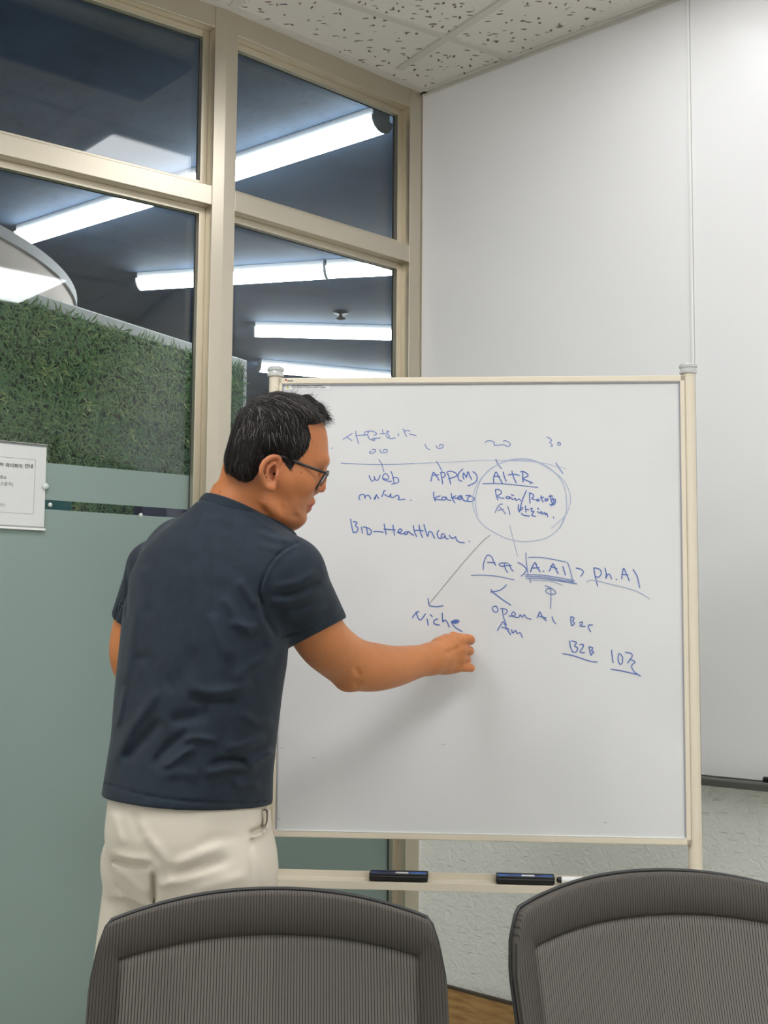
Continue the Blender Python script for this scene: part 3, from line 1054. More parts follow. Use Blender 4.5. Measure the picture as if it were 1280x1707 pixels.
write(HW, 'D', [(660, 810, 662, 880, 668, 950), (658, 815, 700, 830, 716, 860, 690, 890, 730, 905), (745, 905, 775, 900, 790, 915, 765, 922, 755, 905), (815, 850, 825, 905, 845, 935), (800, 880, 850, 872), (880, 895, 905, 895, 890, 920, 868, 915, 868, 892), (915, 860, 970, 855), (940, 840, 945, 900, 965, 960), (950, 905, 1005, 900, 990, 965, 930, 970), (965, 880, 985, 930, 950, 985)], 'ink', 2.6)
write(HW, 'D', [(202, 1075, 230, 1010, 265, 968, 300, 962), (260, 1000, 300, 1040, 340, 1095), (238, 1050, 310, 1030), (370, 995, 388, 1050, 398, 1102)], 'ink_mid', 2.2)
write(HW, 'D', [(515, 970, 510, 1030, 530, 1070), (550, 1000, 528, 1050, 560, 1030, 570, 1005), (605, 985, 612, 1070), (612, 1030, 650, 1040), (560, 1085, 560, 1100, 610, 1118, 660, 1122), (670, 1025, 695, 1020, 685, 1060, 720, 1060, 690, 1110, 740, 1126), (770, 1015, 785, 1035), (765, 1060, 800, 1085, 815, 1060, 830, 1095, 860, 1075, 870, 1105, 890, 1085, 903, 1135), (978, 1135, 984, 1150)], 'ink', 2.5)
write(HW, 'E', [(80, 85, 90, 150, 105, 212), (105, 108, 140, 118, 125, 145, 148, 170, 135, 205, 110, 205), (180, 160, 190, 215), (230, 165, 238, 228), (198, 158, 235, 165, 270, 190, 265, 225, 240, 228), ], 'ink', 2.5)
write('ink_line', 'E', [(292, 200, 340, 200, 382, 207)], 'ink', 2.5)
write(HW, 'E', [(390, 130, 400, 180, 410, 228), (472, 140, 480, 190, 488, 236), (388, 178, 440, 182, 496, 186), (512, 210, 545, 205, 555, 185, 535, 178, 522, 200, 545, 222, 580, 215), (610, 205, 585, 205, 580, 225, 605, 222, 615, 200, 640, 220, 665, 235),
                (660, 145, 672, 200, 692, 248), (715, 140, 725, 200, 748, 258), (680, 190, 720, 188, 752, 196), (760, 135, 775, 190, 795, 246, 805, 205, 830, 205, 845, 235, 858, 264), (898, 190, 882, 220, 895, 258, 915, 265), (950, 225, 925, 225, 922, 260, 950, 250, 955, 235, 965, 265, 985, 268),
                (995, 235, 1015, 262, 1045, 255, 1055, 250, 1062, 275, 1090, 300, 1135, 304), (1178, 292, 1186, 293)], 'ink', 2.6)
write('ink_line', 'H', [(1150, 105, 1185, 245, 1232, 430)], 'ink_faint', 1.8)
write('ink_arrow', 'H', [(940, 206, 860, 270, 700, 445, 520, 660, 395, 810, 285, 945), ], 'ink_grey', 1.6)
write('ink_arrow', 'H', [(278, 882, 288, 945, 310, 962, 380, 968, 440, 956)], 'ink', 2.4)
write(HW, 'H', [(110, 1085, 145, 1040, 180, 1018), (150, 1022, 175, 1095, 205, 1105, 250, 1045), (268, 1100, 280, 1168), (300, 1052, 325, 1075), (380, 1098, 345, 1115, 345, 1150, 398, 1164), (430, 1035, 435, 1130, 455, 1110, 480, 1130, 505, 1186),
                (525, 1130, 560, 1145, 600, 1135, 605, 1115, 560, 1112, 530, 1135, 570, 1190, 640, 1232)], 'ink', 2.6)
write('ink_blot', 'H', [(530, 1128, 560, 1140, 590, 1128, 560, 1122, 545, 1132)], 'ink', 3.6)
write(HW, 'K', [(65, 212, 70, 160, 95, 110, 125, 120, 140, 155, 155, 182), (95, 160, 150, 162), (240, 165, 190, 165, 180, 180, 205, 188, 250, 180), (215, 172, 225, 210, 240, 232), (250, 170, 262, 205, 280, 222), (232, 180, 268, 184)], 'ink', 2.3)
write('ink_line', 'K', [(-20, 252, 60, 250, 160, 258, 285, 284)], 'ink_mid', 2.)
write('ink_arrow', 'K', [(312, 160, 345, 178, 372, 208, 360, 235, 335, 258)], 'ink', 2.2)
write('ink_box', 'K', [(368, 92, 372, 160, 385, 256), (388, 125, 480, 125, 570, 140, 655, 157), (665, 160, 685, 220, 705, 302), (362, 248, 480, 250, 600, 268, 715, 290), (365, 262, 480, 262, 600, 282, 710, 300), (372, 276, 480, 274, 600, 292, 730, 312), (395, 275, 405, 305)], 'ink_mid', 2.1)
write('ink_line', 'K', [(410, 288, 500, 288, 570, 300, 630, 322)], 'ink_faint', 1.9)
write(HW, 'K', [(402, 228, 415, 190, 435, 162, 450, 195, 470, 228), (412, 200, 465, 198), (490, 222, 498, 224), (535, 222, 548, 195, 562, 170, 580, 205, 598, 240), (545, 188, 590, 205), (632, 190, 640, 215, 650, 250)], 'ink', 2.6)
write('ink_arrow', 'K', [(725, 200, 760, 208, 778, 228, 758, 260)], 'ink', 2.2)
write(HW, 'K', [(852, 198, 862, 260, 880, 330), (855, 198, 895, 210, 905, 240, 885, 265, 865, 260), (932, 200, 940, 240, 938, 275, 950, 245, 968, 250, 978, 278), (1010, 280, 1016, 282), (1050, 278, 1055, 235, 1065, 202, 1085, 245, 1105, 292), (1052, 245, 1095, 250), (1130, 210, 1160, 260, 1178, 340)], 'ink', 2.4)
write('ink_line', 'K', [(802, 300, 825, 286, 880, 292, 1000, 322, 1120, 352, 1200, 388, 1248, 420)], 'ink_faint', 2.)
write('ink_arrow', 'K', [(122, 352, 130, 372), (118, 370, 170, 362, 205, 345, 230, 320), (130, 368, 190, 415, 262, 464)], 'ink', 2.3)
write('ink_arrow', 'G', [(478, 72, 515, 85, 550, 110, 555, 130, 520, 135, 485, 118, 495, 95, 525, 95), (520, 90, 522, 170, 518, 240)], 'ink_mid', 2.2)
write(HW, 'G', [(120, 222, 95, 228, 92, 250, 115, 268, 132, 255, 125, 230, 108, 222), (165, 245, 172, 300, 195, 362), (150, 240, 190, 245, 200, 265, 180, 285), (212, 295, 245, 295, 262, 280, 245, 265, 232, 285, 255, 302, 285, 305, 295, 285, 312, 305, 325, 285, 345, 310, 375, 318)], 'ink', 2.2)
write(HW, 'G', [(420, 308, 432, 280, 440, 265, 460, 300, 488, 330), (428, 295, 488, 310), (530, 300, 540, 330, 558, 352)], 'ink', 2.3)
write(HW, 'G', [(128, 402, 150, 365, 172, 338, 195, 385, 225, 432), (160, 378, 215, 392), (232, 395, 240, 420, 262, 402, 275, 425, 295, 418, 312, 455)], 'ink', 2.4)
write(HW, 'G', [(668, 298, 668, 330, 675, 368), (670, 300, 692, 310, 682, 332, 695, 350, 675, 368), (732, 345, 752, 338, 750, 355, 735, 368, 772, 372), (828, 362, 800, 362, 798, 380, 815, 412)], 'ink', 2.3)
write(HW, 'G', [(660, 478, 665, 520, 682, 560), (672, 478, 710, 490, 695, 515, 718, 530, 705, 560, 680, 560), (732, 505, 760, 505, 755, 530, 735, 560, 770, 565), (802, 520, 808, 555, 818, 585), (805, 522, 830, 530, 820, 550, 836, 560, 815, 582)], 'ink', 2.4)
write('ink_line', 'G', [(608, 572, 680, 585, 770, 615, 820, 630, 862, 633)], 'ink', 2.2)
write(HW, 'G', [(968, 545, 972, 590, 980, 638), (1022, 570, 1015, 610, 1028, 648, 1045, 640, 1048, 600, 1030, 572), (1068, 562, 1105, 568, 1120, 590, 1085, 640), (1100, 612, 1140, 632, 1115, 660, 1130, 700, 1180, 736)], 'ink', 2.3)
write('ink_line', 'G', [(962, 686, 1040, 698, 1110, 714, 1160, 724)], 'ink', 2.2)
write('ink_mark', 'A', [(-52, 376, -48, 380)], 'ink', 2.4)
for (x, y) in ((468, 1246), (462, 1364), (1006, 1370), (736, 1240), (520, 1262)):
    mb = MB()
    a = bs(x, y); b = bs(x + 5, y + 2)
    ribbon(mb, [a, b], .0012, .0003)
    mb.build('scuff_mark', M['grey_print'], board, normals=False)
# small printed badge on the frame and the caution sticker below it
fo = BS + bn * .0053
def fpt(px, py, d=.0055): 
    p = bp(px, py, d)
    return float((p - BS) @ bu), float(p[2])


s_, z_ = fpt(476.5, 633)
MB().box(BS, ax, (s_ - .002, .0052, z_ - .002), (s_ + .002, .0056, z_ + .002)).build('frame_badge', M['red'], board, bevel=.0006)
s_, z_ = fpt(479, 635)
wm = MB()
for k, hh in enumerate((.0022, .003, .0022, .0022, .003, .0022)):
    wm.box(BS, ax, (s_ + k * .0022, .0052, z_ - .0012), (s_ + k * .0022 + .0016, .0055, z_ - .0012 + hh))
wm.build('frame_wordmark', M['print'], board)
sa, za = bs(475, 641); sb, zb_ = bs(550, 648.5)
stk = MB().box(BS, ax, (sa, 0, zb_), (sb, .0004, za)).build('caution_sticker', M['sticker'], board)
rim = MB()
for (u0, v0, u1, v1) in ((sa, za, sb, za), (sa, zb_, sb, zb_), (sa, za, sa, zb_), (sb, za, sb, zb_), (sa + .013, za, sa + .013, zb_)):
    rim.tube([BS + bu * u0 + Zv * v0 + bn * .0005, BS + bu * u1 + Zv * v1 + bn * .0005], .0004, 4)
rim.build('sticker_rim', M['print'], stk).parent = board
zc_ = (za + zb_) / 2
MB().prism([BS + bu * (sa + .003) + Zv * (zc_ - .003) + bn * .0004, BS + bu * (sa + .010) + Zv * (zc_ - .003) + bn * .0004, BS + bu * (sa + .0065) + Zv * (zc_ + .0035) + bn * .0004], bn * .0003).build('warning_icon', M['yellow'], board)
tx = MB()
rr = random.Random(3)
for row in (0, 1):
    x = sa + .016
    zz_ = zc_ + (.0018 if row == 0 else -.0022)
    while x < sb - (.016 if row == 0 else .010):
        wd = rr.uniform(.0012, .0024)
        tx.box(BS, ax, (x, .0004, zz_ - .0009), (x + wd, .0006, zz_ + .0009))
        x += wd + (.0005 if rr.random() < .75 else .0018)
tx.build('sticker_print', M['print'], board)


# ---- erasers and marker on the tray
def eraser(px0, px1, py_front, rot, label, dpt):
    a = bp(px0, py_front, dpt); b = bp(px1, py_front, dpt)
    s0, s1_ = float((a - BS) @ bu), float((b - BS) @ bu)
    z0 = TZ + .0034
    ln = s1_ - s0
    c = BS + bu * (s0 + s1_) / 2 + Zv * z0 + bn * (dpt - .0205)
    q = math.radians(rot)
    e1 = bu * math.cos(q) + bn * math.sin(q)
    e2 = np.cross(Zv, e1)
    if e2 @ bn < 0: e2 = -e2
    A = (e1, e2, Zv)
    root = empty('whiteboard_eraser', c, label, 'eraser', 'erasers on the pen tray')
    h = .016
    MB().box(c, A, (-ln / 2, -.019, 0), (ln / 2, .019, h * .75)).build('eraser_body', M['black'], root, bevel=.003)
    rm = MB()
    rm.box(c, A, (-ln / 2, .016, h * .7), (ln / 2, .019, h)).box(c, A, (-ln / 2, -.019, h * .7), (ln / 2, -.016, h))
    rm.box(c, A, (-ln / 2, -.016, h * .7), (-ln / 2 + .004, .016, h)).box(c, A, (ln / 2 - .004, -.016, h * .7), (ln / 2, .016, h))
    rm.build('eraser_rim', M['black'], root, bevel=.0015)
    MB().box(c, A, (-ln / 2 + .004, -.016, h * .75), (ln / 2 - .004, .016, h * .86)).build('eraser_label', M['blue'], root)
    MB().box(c, A, (-ln * .06, -.010, h * .86), (ln * .16, .004, h * .89)).build('label_print', M['white'], root)
    return root


eraser(615, 713, 1466, 0, 'black whiteboard eraser with blue label, lying flat on the cream tray left of the other', .046)
eraser(827, 925, 1474, .6, 'black whiteboard eraser with blue label, beside the white marker and the right chair', .046)
ma = bp(926, 1466, .026); ma[2] = TZ + .0105
marker('whiteboard_marker', ma + bu * .127, -bu, 'white whiteboard marker with black ends lying on the cream tray beside an eraser', r=.0075)
mk = PP(1272, 1296, CORNER + nR * .04, nR)
mk[2] = LEDGE_Z + .0065
marker('whiteboard_marker', mk, dr, 'white and black marker lying on the aluminium ledge of the wall sheet', r=.0075)

# ================================================================== CHAIRS
M['mesh'] = mat('ribbed_chair_mesh', (120, 116, 110), .75, 0, .25)
ms = M['mesh']
uvn = N(ms, 'ShaderNodeUVMap', uv_map='UVMap')
sep = N(ms, 'ShaderNodeSeparateXYZ')
L(ms, uvn, 'UV', sep, 'Vector')
mu = N(ms, 'ShaderNodeMath', operation='MULTIPLY')
mu.inputs[1].default_value = 1.0
L(ms, sep, 'X', mu, 0)
fr_ = N(ms, 'ShaderNodeMath', operation='FRACT')
L(ms, mu, 0, fr_, 0)
pp_ = N(ms, 'ShaderNodeMath', operation='PINGPONG')
pp_.inputs[1].default_value = .5
L(ms, fr_, 0, pp_, 0)
mrg = N(ms, 'ShaderNodeMapRange')
mrg.inputs['From Min'].default_value = .08
mrg.inputs['From Max'].default_value = .2
L(ms, pp_, 0, mrg, 'Value')
cmx = N(ms, 'ShaderNodeMix', data_type='RGBA')
cmx.inputs[6].default_value = (*lin((52, 50, 48)), 1)
cmx.inputs[7].default_value = (*lin((126, 121, 114)), 1)
L(ms, mrg, 'Result', cmx, 0)
ms.node_tree.links.new(cmx.outputs[2], bsdf(ms).inputs['Base Color'])
bpn = N(ms, 'ShaderNodeBump')
bpn.inputs['Strength'].default_value = .5
bpn.inputs['Distance'].default_value = .001
L(ms, mrg, 'Result', bpn, 'Height')
L(ms, bpn, 'Normal', bsdf(ms), 'Normal')
# the open weave lets a little through
tsp = N(ms, 'ShaderNodeBsdfTransparent')
tmx = N(ms, 'ShaderNodeMixShader')
tf = N(ms, 'ShaderNodeMath', operation='MULTIPLY')
tf.inputs[1].default_value = .22
L(ms, mrg, 'Result', tf, 0)
L(ms, tf, 0, tmx, 0)
L(ms, bsdf(ms), 'BSDF', tmx, 1)
L(ms, tsp, 'BSDF', tmx, 2)
L(ms, tmx, 0, ms.node_tree.nodes['Material Output'], 0)
# fabric over the solid border: same rib, nothing to see through, light blocked by the frame darkened into the colour
mb_ = ms.copy()
mb_.name = 'ribbed_border_fabric'
M['mesh_border'] = mb_
for n in mb_.node_tree.nodes:
    if n.type == 'MATH' and n.operation == 'MULTIPLY' and abs(n.inputs[1].default_value - .22) < 1e-4: n.inputs[1].default_value = 0
    if n.type == 'MIX' and n.data_type == 'RGBA':
        n.inputs[6].default_value = (*lin((58, 55, 51)), 1)
        n.inputs[7].default_value = (*lin((86, 82, 76)), 1)
M['chair_black'] = mat('chair_black_plastic', (34, 34, 34), .45)
M['seat_cloth'] = mat('dark_seat_cloth', (58, 56, 54), .9)


def chair(loc, yaw, label, W=.235, top=.0, lean=.16, crown=.035, flare=.03, base_turn=.3):
    """mesh-back office chair. Local x: across, local y: towards the sitter (front), z up. Backrest top at z = top."""
    root = empty('office_chair', loc, label, 'chair', 'mesh office chairs in front of the whiteboard')
    q = yaw
    X = np.array([math.cos(q), math.sin(q), 0]); Y = np.array([-math.sin(q), math.cos(q), 0])   # Y = front
    o = np.array([loc[0], loc[1], 0.])
    Hb = .50                                     # height of the backrest

    def back(u, v, d=0.):
        """u -1..1 across, v 0 bottom..1 top"""
        hw = W * (1 + flare * 2 * (1 - v)) if v > .35 else W * (1 + flare * 1.3) * (.82 + .18 * math.sin(v / .35 * math.pi / 2))
        # super-elliptic top edge: crowned with round corners
        drop = crown * abs(u) ** 2.2 + .035 * max(0, (abs(u) - .90) / .10) ** 2 * (1)
        z = top - Hb * (1 - v) - drop * max(0, (v - .45) / .55) ** 1.0
        y = -lean * (v - .5) * Hb * 1.0 - .03 * math.sin(v * math.pi) + .055 * abs(u) ** 2
        x = u * hw - (.006 * np.sign(u) * max(0, (abs(u) - .9) / .1) * max(0, (v - .9) / .1))
        return o + X * x + Y * (y + d) + Zv * z

    def sheet(us, vs, name, m, d, thick, ribs):
        b = MB()
        nu, nv = len(us), len(vs)
        for dd in (d, d - thick):
            for v in vs:
                for u in us:
                    b.v.append(tuple(back(u, v, dd)))
        idx = lambda k, j, i: k * nu * nv + j * nu + i
        for j in range(nv - 1):
            for i in range(nu - 1):
                b.f.append((idx(0, j, i), idx(0, j, i + 1), idx(0, j + 1, i + 1), idx(0, j + 1, i)))
                b.f.append((idx(1, j, i), idx(1, j + 1, i), idx(1, j + 1, i + 1), idx(1, j, i + 1)))
        for j in range(nv - 1):
            b.f.append((idx(0, j, 0), idx(0, j + 1, 0), idx(1, j + 1, 0), idx(1, j, 0)))
            b.f.append((idx(0, j, nu - 1), idx(1, j, nu - 1), idx(1, j + 1, nu - 1), idx(0, j + 1, nu - 1)))
        for i in range(nu - 1):
            b.f.append((idx(0, 0, i), idx(1, 0, i), idx(1, 0, i + 1), idx(0, 0, i + 1)))
            b.f.append((idx(0, nv - 1, i), idx(0, nv - 1, i + 1), idx(1, nv - 1, i + 1), idx(1, nv - 1, i)))
        ob = b.build(name, m, root, True, normals=False)
        uvl = ob.data.uv_layers.new(name='UVMap')
        U = [(us[i] * ribs / 2, vs[j]) for k in range(2) for j in range(nv) for i in range(nu)]
        vi = np.empty(len(ob.data.loops), int)
        ob.data.loops.foreach_get('vertex_index', vi)
        uvl.data.foreach_set('uv', np.array(U)[vi].astype(np.float32).ravel())
        return ob
    # suspended mesh and the fabric-wrapped frame round it
    bw, bt = .155, .115
    sheet(np.linspace(-1 + bw, 1 - bw, 41), np.linspace(.10, 1 - bt * 1.0, 25), 'mesh_panel', M['mesh'], 0.0, .0015, 118)
    ring_pts = []
    U1 = np.concatenate([np.linspace(-1, -.88, 9), np.linspace(-.87, .87, 40), np.linspace(.88, 1, 9)])
    b = MB()
    prof = [(0.0, 0.004), (.03, .0085), (.10, .010), (.5, .009), (.9, .006), (1., .0), (1., -.016), (.5, -.022), (.06, -.016)]
    UVS = []

    def band(path):
        """path: list of (outer uv, inner uv); sweeps the padded frame profile"""
        n0 = len(b.v)
        np_ = len(prof)
        for (uo, vo), (ui, vi_) in path:
            for t, dd in prof:
                u, v = uo + (ui - uo) * t, vo + (vi_ - vo) * t
                b.v.append(tuple(back(u, v, dd)))
                UVS.append((u * 118 / 2, v))
        for i in range(len(path) - 1):
            for k in range(np_):
                l = (k + 1) % np_
                b.f.append((n0 + i * np_ + k, n0 + (i + 1) * np_ + k, n0 + (i + 1) * np_ + l, n0 + i * np_ + l))
    path = []
    for v in np.linspace(.02, 1 - bt, 20): path.append(((-1, v), (-1 + bw, max(v, .10))))
    for t in np.linspace(.1, 1, 10):
        path.append(((-1, 1 - bt + bt * t), (-1 + bw, 1 - bt)) if t < 1 else ((-1, 1), (-1 + bw, 1 - bt)))
    for u in np.linspace(-.985, .985, 61):
        path.append(((u, 1), (u * (1 - bw), 1 - bt)))
    for t in np.linspace(1, .1, 10):
        path.append(((1, 1 - bt + bt * t), (1 - bw, 1 - bt)))
    for v in np.linspace(1 - bt, .02, 20): path.append(((1, v), (1 - bw, max(v, .10))))
    for u in np.linspace(.98, -1, 40): path.append(((u, .02), (u * (1 - bw), .10)))
    band(path)
    fb = b.build('back_frame', M['mesh_border'], root, True)
    uvl = fb.data.uv_layers.new(name='UVMap')
    vi = np.empty(len(fb.data.loops), int)
    fb.data.loops.foreach_get('vertex_index', vi)
    uvl.data.foreach_set('uv', np.array(UVS)[vi].astype(np.float32).ravel())
    # piping round the outer edge
    edge = [back(-.997, v, -.014) for v in np.linspace(.03, 1, 24)] + [back(u, .997, -.014) for u in np.linspace(-.98, .98, 50)] + [back(.997, v, -.014) for v in np.linspace(1, .03, 24)]
    MB().tube(edge, .0032, 8).build('edge_piping', M['chair_black'], root, True)
    # spine, seat, column, base
    bz = top - Hb
    MB().tube(spline([back(0, .55, -.035), back(0, .3, -.055), back(0, .05, -.06), o + Y * .0 + Zv * (bz - .06), o + Y * .16 + Zv * .40]), .022, 12, flat=1.6).build('back_spine', M['chair_black'], root, True)
    st = MB()
    oc = [(.215 * sg_x * (abs(math.cos(t)) ** .5), .23 * sg_y * (abs(math.sin(t)) ** .5)) for t in np.linspace(0, 2 * math.pi, 40, endpoint=False) for sg_x, sg_y in [(np.sign(math.cos(t)), np.sign(math.sin(t)))]]
    st.prism([o + X * a + Y * (b_ + .25) + Zv * .42 for a, b_ in oc], Zv * .06)
    st.build('seat', M['seat_cloth'], root, True, bevel=.02, seg=3)
    MB().lathe(o + Y * .23, [(.028, .09), (.028, .30), (.05, .30), (.05, .34), (.09, .36), (.09, .42)], 18).build('gas_column', M['chair_black'], root, True)
    for k in range(5):
        t = 2 * math.pi * k / 5 + base_turn
        e = X * math.cos(t) + Y * math.sin(t)
        c = o + Y * .23
        lg = MB().tube([c + Zv * .10, c + e * .12 + Zv * .085, c + e * .225 + Zv * .07], [.026, .02, .014], 10)
        lg = lg.build('base_arm', M['chair_black'], root, True)
        e2 = np.cross(Zv, e)
        MB().lathe(c + e * .225 + Zv * .028, [(.006, -.022), (.024, -.02), (.028, -.014), (.028, .014), (.024, .02), (.006, .022)], 16, (e, Zv, e2)).build('castor', M['black'], lg, True)
    return root


CT1 = PY(470, 1481, 1.65)
chair(np.array([CT1[0] - .010, 1.60, 0]), math.radians(180 + 4), 'dark grey mesh-back office chair at lower left, in front of the man', W=.221, top=float(CT1[2]), base_turn=.3, flare=.045)
CT2 = PY(1098, 1456, 1.735)
chair(np.array([CT2[0] + .01, 1.66, 0]), math.radians(180 + 18), 'dark grey mesh-back office chair at lower right, hiding the end of the pen tray', W=.226, top=float(CT2[2]), base_turn=.95, lean=.36, flare=-.035)

# ================================================================== PERSON (implicit surfaces meshed by surface nets)
class Vol:
    def __init__(s, lo, hi, h):
        s.lo, s.h = np.asarray(lo, float), h
        s.n = np.ceil((np.asarray(hi) - s.lo) / h).astype(int) + 1
        s.d = np.full(s.n, .15, np.float32)
        s.ax = [s.lo[i] + h * np.arange(s.n[i]) for i in range(3)]

    def sub(s, blo, bhi):
        i0 = np.clip(np.floor((np.asarray(blo) - s.lo) / s.h).astype(int), 0, s.n)
        i1 = np.clip(np.ceil((np.asarray(bhi) - s.lo) / s.h).astype(int) + 1, 0, s.n)
        sl = tuple(slice(a, b) for a, b in zip(i0, i1))
        g = np.meshgrid(*[s.ax[i][sl[i]] for i in range(3)], indexing='ij')
        return sl, np.stack(g, -1).astype(np.float32)

    def add(s, fn, blo, bhi, k=.01, op='u'):
        sl, P = s.sub(blo, bhi)
        if P.size == 0: return s
        a, b = s.d[sl], fn(P).astype(np.float32)
        if op == 'u':
            hh = np.clip(.5 + .5 * (a - b) / k, 0, 1)
            s.d[sl] = a * (1 - hh) + b * hh - k * hh * (1 - hh)
        elif op == 's':
            hh = np.clip(.5 - .5 * (a + b) / k, 0, 1)
            s.d[sl] = a * (1 - hh) - b * hh + k * hh * (1 - hh)
        elif op == 'i':
            hh = np.clip(.5 - .5 * (a - b) / k, 0, 1)
            s.d[sl] = a * (1 - hh) + b * hh + k * hh * (1 - hh)
        return s

    def cap(s, a, b, ra, rb=None, k=.01, op='u', m=.05):
        rb = ra if rb is None else rb
        a, b = np.asarray(a, float), np.asarray(b, float)
        r = max(ra, rb) + m
        ab = b - a
        l2 = ab @ ab + 1e-12

        def fn(P):
            t = np.clip(((P - a) @ ab) / l2, 0, 1)
            return np.linalg.norm(P - (a + t[..., None] * ab), axis=-1) - (ra + (rb - ra) * t)
        return s.add(fn, np.minimum(a, b) - r, np.maximum(a, b) + r, k, op)

    def chain(s, pts, rs, k=.01, op='u', k0=None):
        for i in range(len(pts) - 1):
            s.cap(pts[i], pts[i + 1], rs[i], rs[i + 1], k, op)
        return s

    def limb(s, pts, rs, k=.015, n=6, op='u'):
        """one smooth tapering limb through pts (spline), added in one piece"""
        Q = np.array(spline([np.array([*p, r]) for p, r in zip(pts, rs)], n))

        def fn(P):
            d = np.full(P.shape[:-1], 9., np.float32)
            for i in range(len(Q) - 1):
                a, b = Q[i, :3], Q[i + 1, :3]
                ab = b - a
                t = np.clip(((P - a) @ ab) / (ab @ ab + 1e-12), 0, 1)
                d = np.minimum(d, np.linalg.norm(P - (a + t[..., None] * ab), axis=-1) - (Q[i, 3] + (Q[i + 1, 3] - Q[i, 3]) * t))
            return d
        R = Q[:, 3].max() + .05
        return s.add(fn, Q[:, :3].min(0) - R, Q[:, :3].max(0) + R, k, op)

    def ell(s, c, ax, r, k=.01, op='u', m=.05):
        """ellipsoid: axes rows ax (3 unit vectors), radii r"""
        c, A, r = np.asarray(c, float), np.asarray(ax, float), np.asarray(r, float)

        def fn(P):
            q = ((P - c) @ A.T) / r
            l = np.linalg.norm(q, axis=-1)
            g = np.linalg.norm(q / r, axis=-1) + 1e-9
            return l * (l - 1) / g
        R = np.sqrt(((A * r[:, None]) ** 2).sum(0)) + m
        return s.add(fn, c - R, c + R, k, op)

    def plane(s, p, n, k=.004):
        """keep the side opposite to n"""
        p, n = np.asarray(p, float), np.asarray(n, float)
        n = n / np.linalg.norm(n)
        return s.add(lambda P: (P - p) @ n, s.lo, s.lo + s.h * (s.n - 1), k, 'i')

    def fold(s, px, amp, w, blo=None, bhi=None, taper=True):
        """ridge (amp > 0) or groove (amp < 0) along a pixel polyline, on the side that faces the camera"""
        px = np.asarray(spline([np.array(p, float) for p in px], 4))
        band = np.abs(s.d) < .03
        I = np.argwhere(band)
        P = s.lo + I * s.h
        X, Y = proj_arr(P)
        mar = 3.2 * w
        ok = (X > px[:, 0].min() - mar) & (X < px[:, 0].max() + mar) & (Y > px[:, 1].min() - mar) & (Y < px[:, 1].max() + mar)
        if blo is not None: ok &= np.all((P > np.asarray(blo)) & (P < np.asarray(bhi)), axis=1)
        I, X, Y = I[ok], X[ok], Y[ok]
        if len(I) == 0: return s
        best = np.full(len(I), 1e9)
        bt = np.zeros(len(I))
        n = len(px) - 1
        for i in range(n):
            a, b = px[i], px[i + 1]
            ab = b - a
            t = np.clip(((X - a[0]) * ab[0] + (Y - a[1]) * ab[1]) / (ab @ ab + 1e-9), 0, 1)
            d = np.hypot(X - a[0] - t * ab[0], Y - a[1] - t * ab[1])
            u = d < best
            best[u] = d[u]
            bt[u] = (i + t[u]) / n
        q = amp * np.exp(-(best / w) ** 2)
        if taper: q = q * np.clip(np.sin(np.clip(bt, 0, 1) * math.pi) * 1.6, 0, 1)
        s.d[I[:, 0], I[:, 1], I[:, 2]] -= q.astype(np.float32)
        return s

    def mesh(s, name, m, parent=None, relax=1):
        d = s.d
        ins = d < 0
        c = [ins[i:ins.shape[0] - 1 + i, j:ins.shape[1] - 1 + j, k:ins.shape[2] - 1 + k] for i in (0, 1) for j in (0, 1) for k in (0, 1)]
        cnt = np.zeros(c[0].shape, np.uint8)
        for q in c: cnt += q
        act = (cnt > 0) & (cnt < 8)
        I = np.argwhere(act)
        idx = np.full(act.shape, -1, np.int32)
        idx[act] = np.arange(len(I))
        co = np.zeros((len(I), 3))
        num = np.zeros(len(I))
        offs = np.array([(i, j, k) for i in (0, 1) for j in (0, 1) for k in (0, 1)])
        val = np.stack([d[I[:, 0] + o[0], I[:, 1] + o[1], I[:, 2] + o[2]] for o in offs], 1).astype(float)
        for a in range(8):
            for b in range(a + 1, 8):
                if np.abs(offs[a] - offs[b]).sum() != 1: continue
                x = (val[:, a] < 0) != (val[:, b] < 0)
                t = val[x, a] / (val[x, a] - val[x, b])
                co[x] += offs[a] + (offs[b] - offs[a]) * t[:, None]
                num[x] += 1
        co = s.lo + (I + co / num[:, None]) * s.h
        quads = []
        for axis in range(3):
            sl0 = [slice(None)] * 3
            sl1 = [slice(None)] * 3
            sl0[axis] = slice(0, -1)
            sl1[axis] = slice(1, None)
            o1, o2 = [q for q in range(3) if q != axis]
            x = ins[tuple(sl0)] != ins[tuple(sl1)]
            E = np.argwhere(x)
            E = E[(E[:, o1] > 0) & (E[:, o2] > 0) & (E[:, o1] < act.shape[o1]) & (E[:, o2] < act.shape[o2])]
            f = []
            for da, db in ((1, 1), (0, 1), (0, 0), (1, 0)):
                e = E.copy()
                e[:, o1] -= da
                e[:, o2] -= db
                f.append(idx[e[:, 0], e[:, 1], e[:, 2]])
            f = np.stack(f, 1)
            flip = ins[E[:, 0], E[:, 1], E[:, 2]]
            if axis == 1: flip = ~flip
            f[~flip] = f[~flip][:, ::-1]
            quads.append(f[np.all(f >= 0, axis=1)])
        Q = np.concatenate(quads)
        for _ in range(relax):
            acc = np.zeros_like(co)
            nn = np.zeros(len(co))
            for k in range(4):
                for l in ((k + 1) % 4, (k - 1) % 4):
                    np.add.at(acc, Q[:, k], co[Q[:, l]])
                    np.add.at(nn, Q[:, k], 1)
            co = co * .5 + .5 * acc / np.maximum(nn, 1)[:, None]
        me = bpy.data.meshes.new(name)
        me.vertices.add(len(co))
        me.vertices.foreach_set('co', co.astype(np.float32).ravel())
        me.loops.add(len(Q) * 4)
        me.loops.foreach_set('vertex_index', Q.astype(np.int32).ravel())
        me.polygons.add(len(Q))
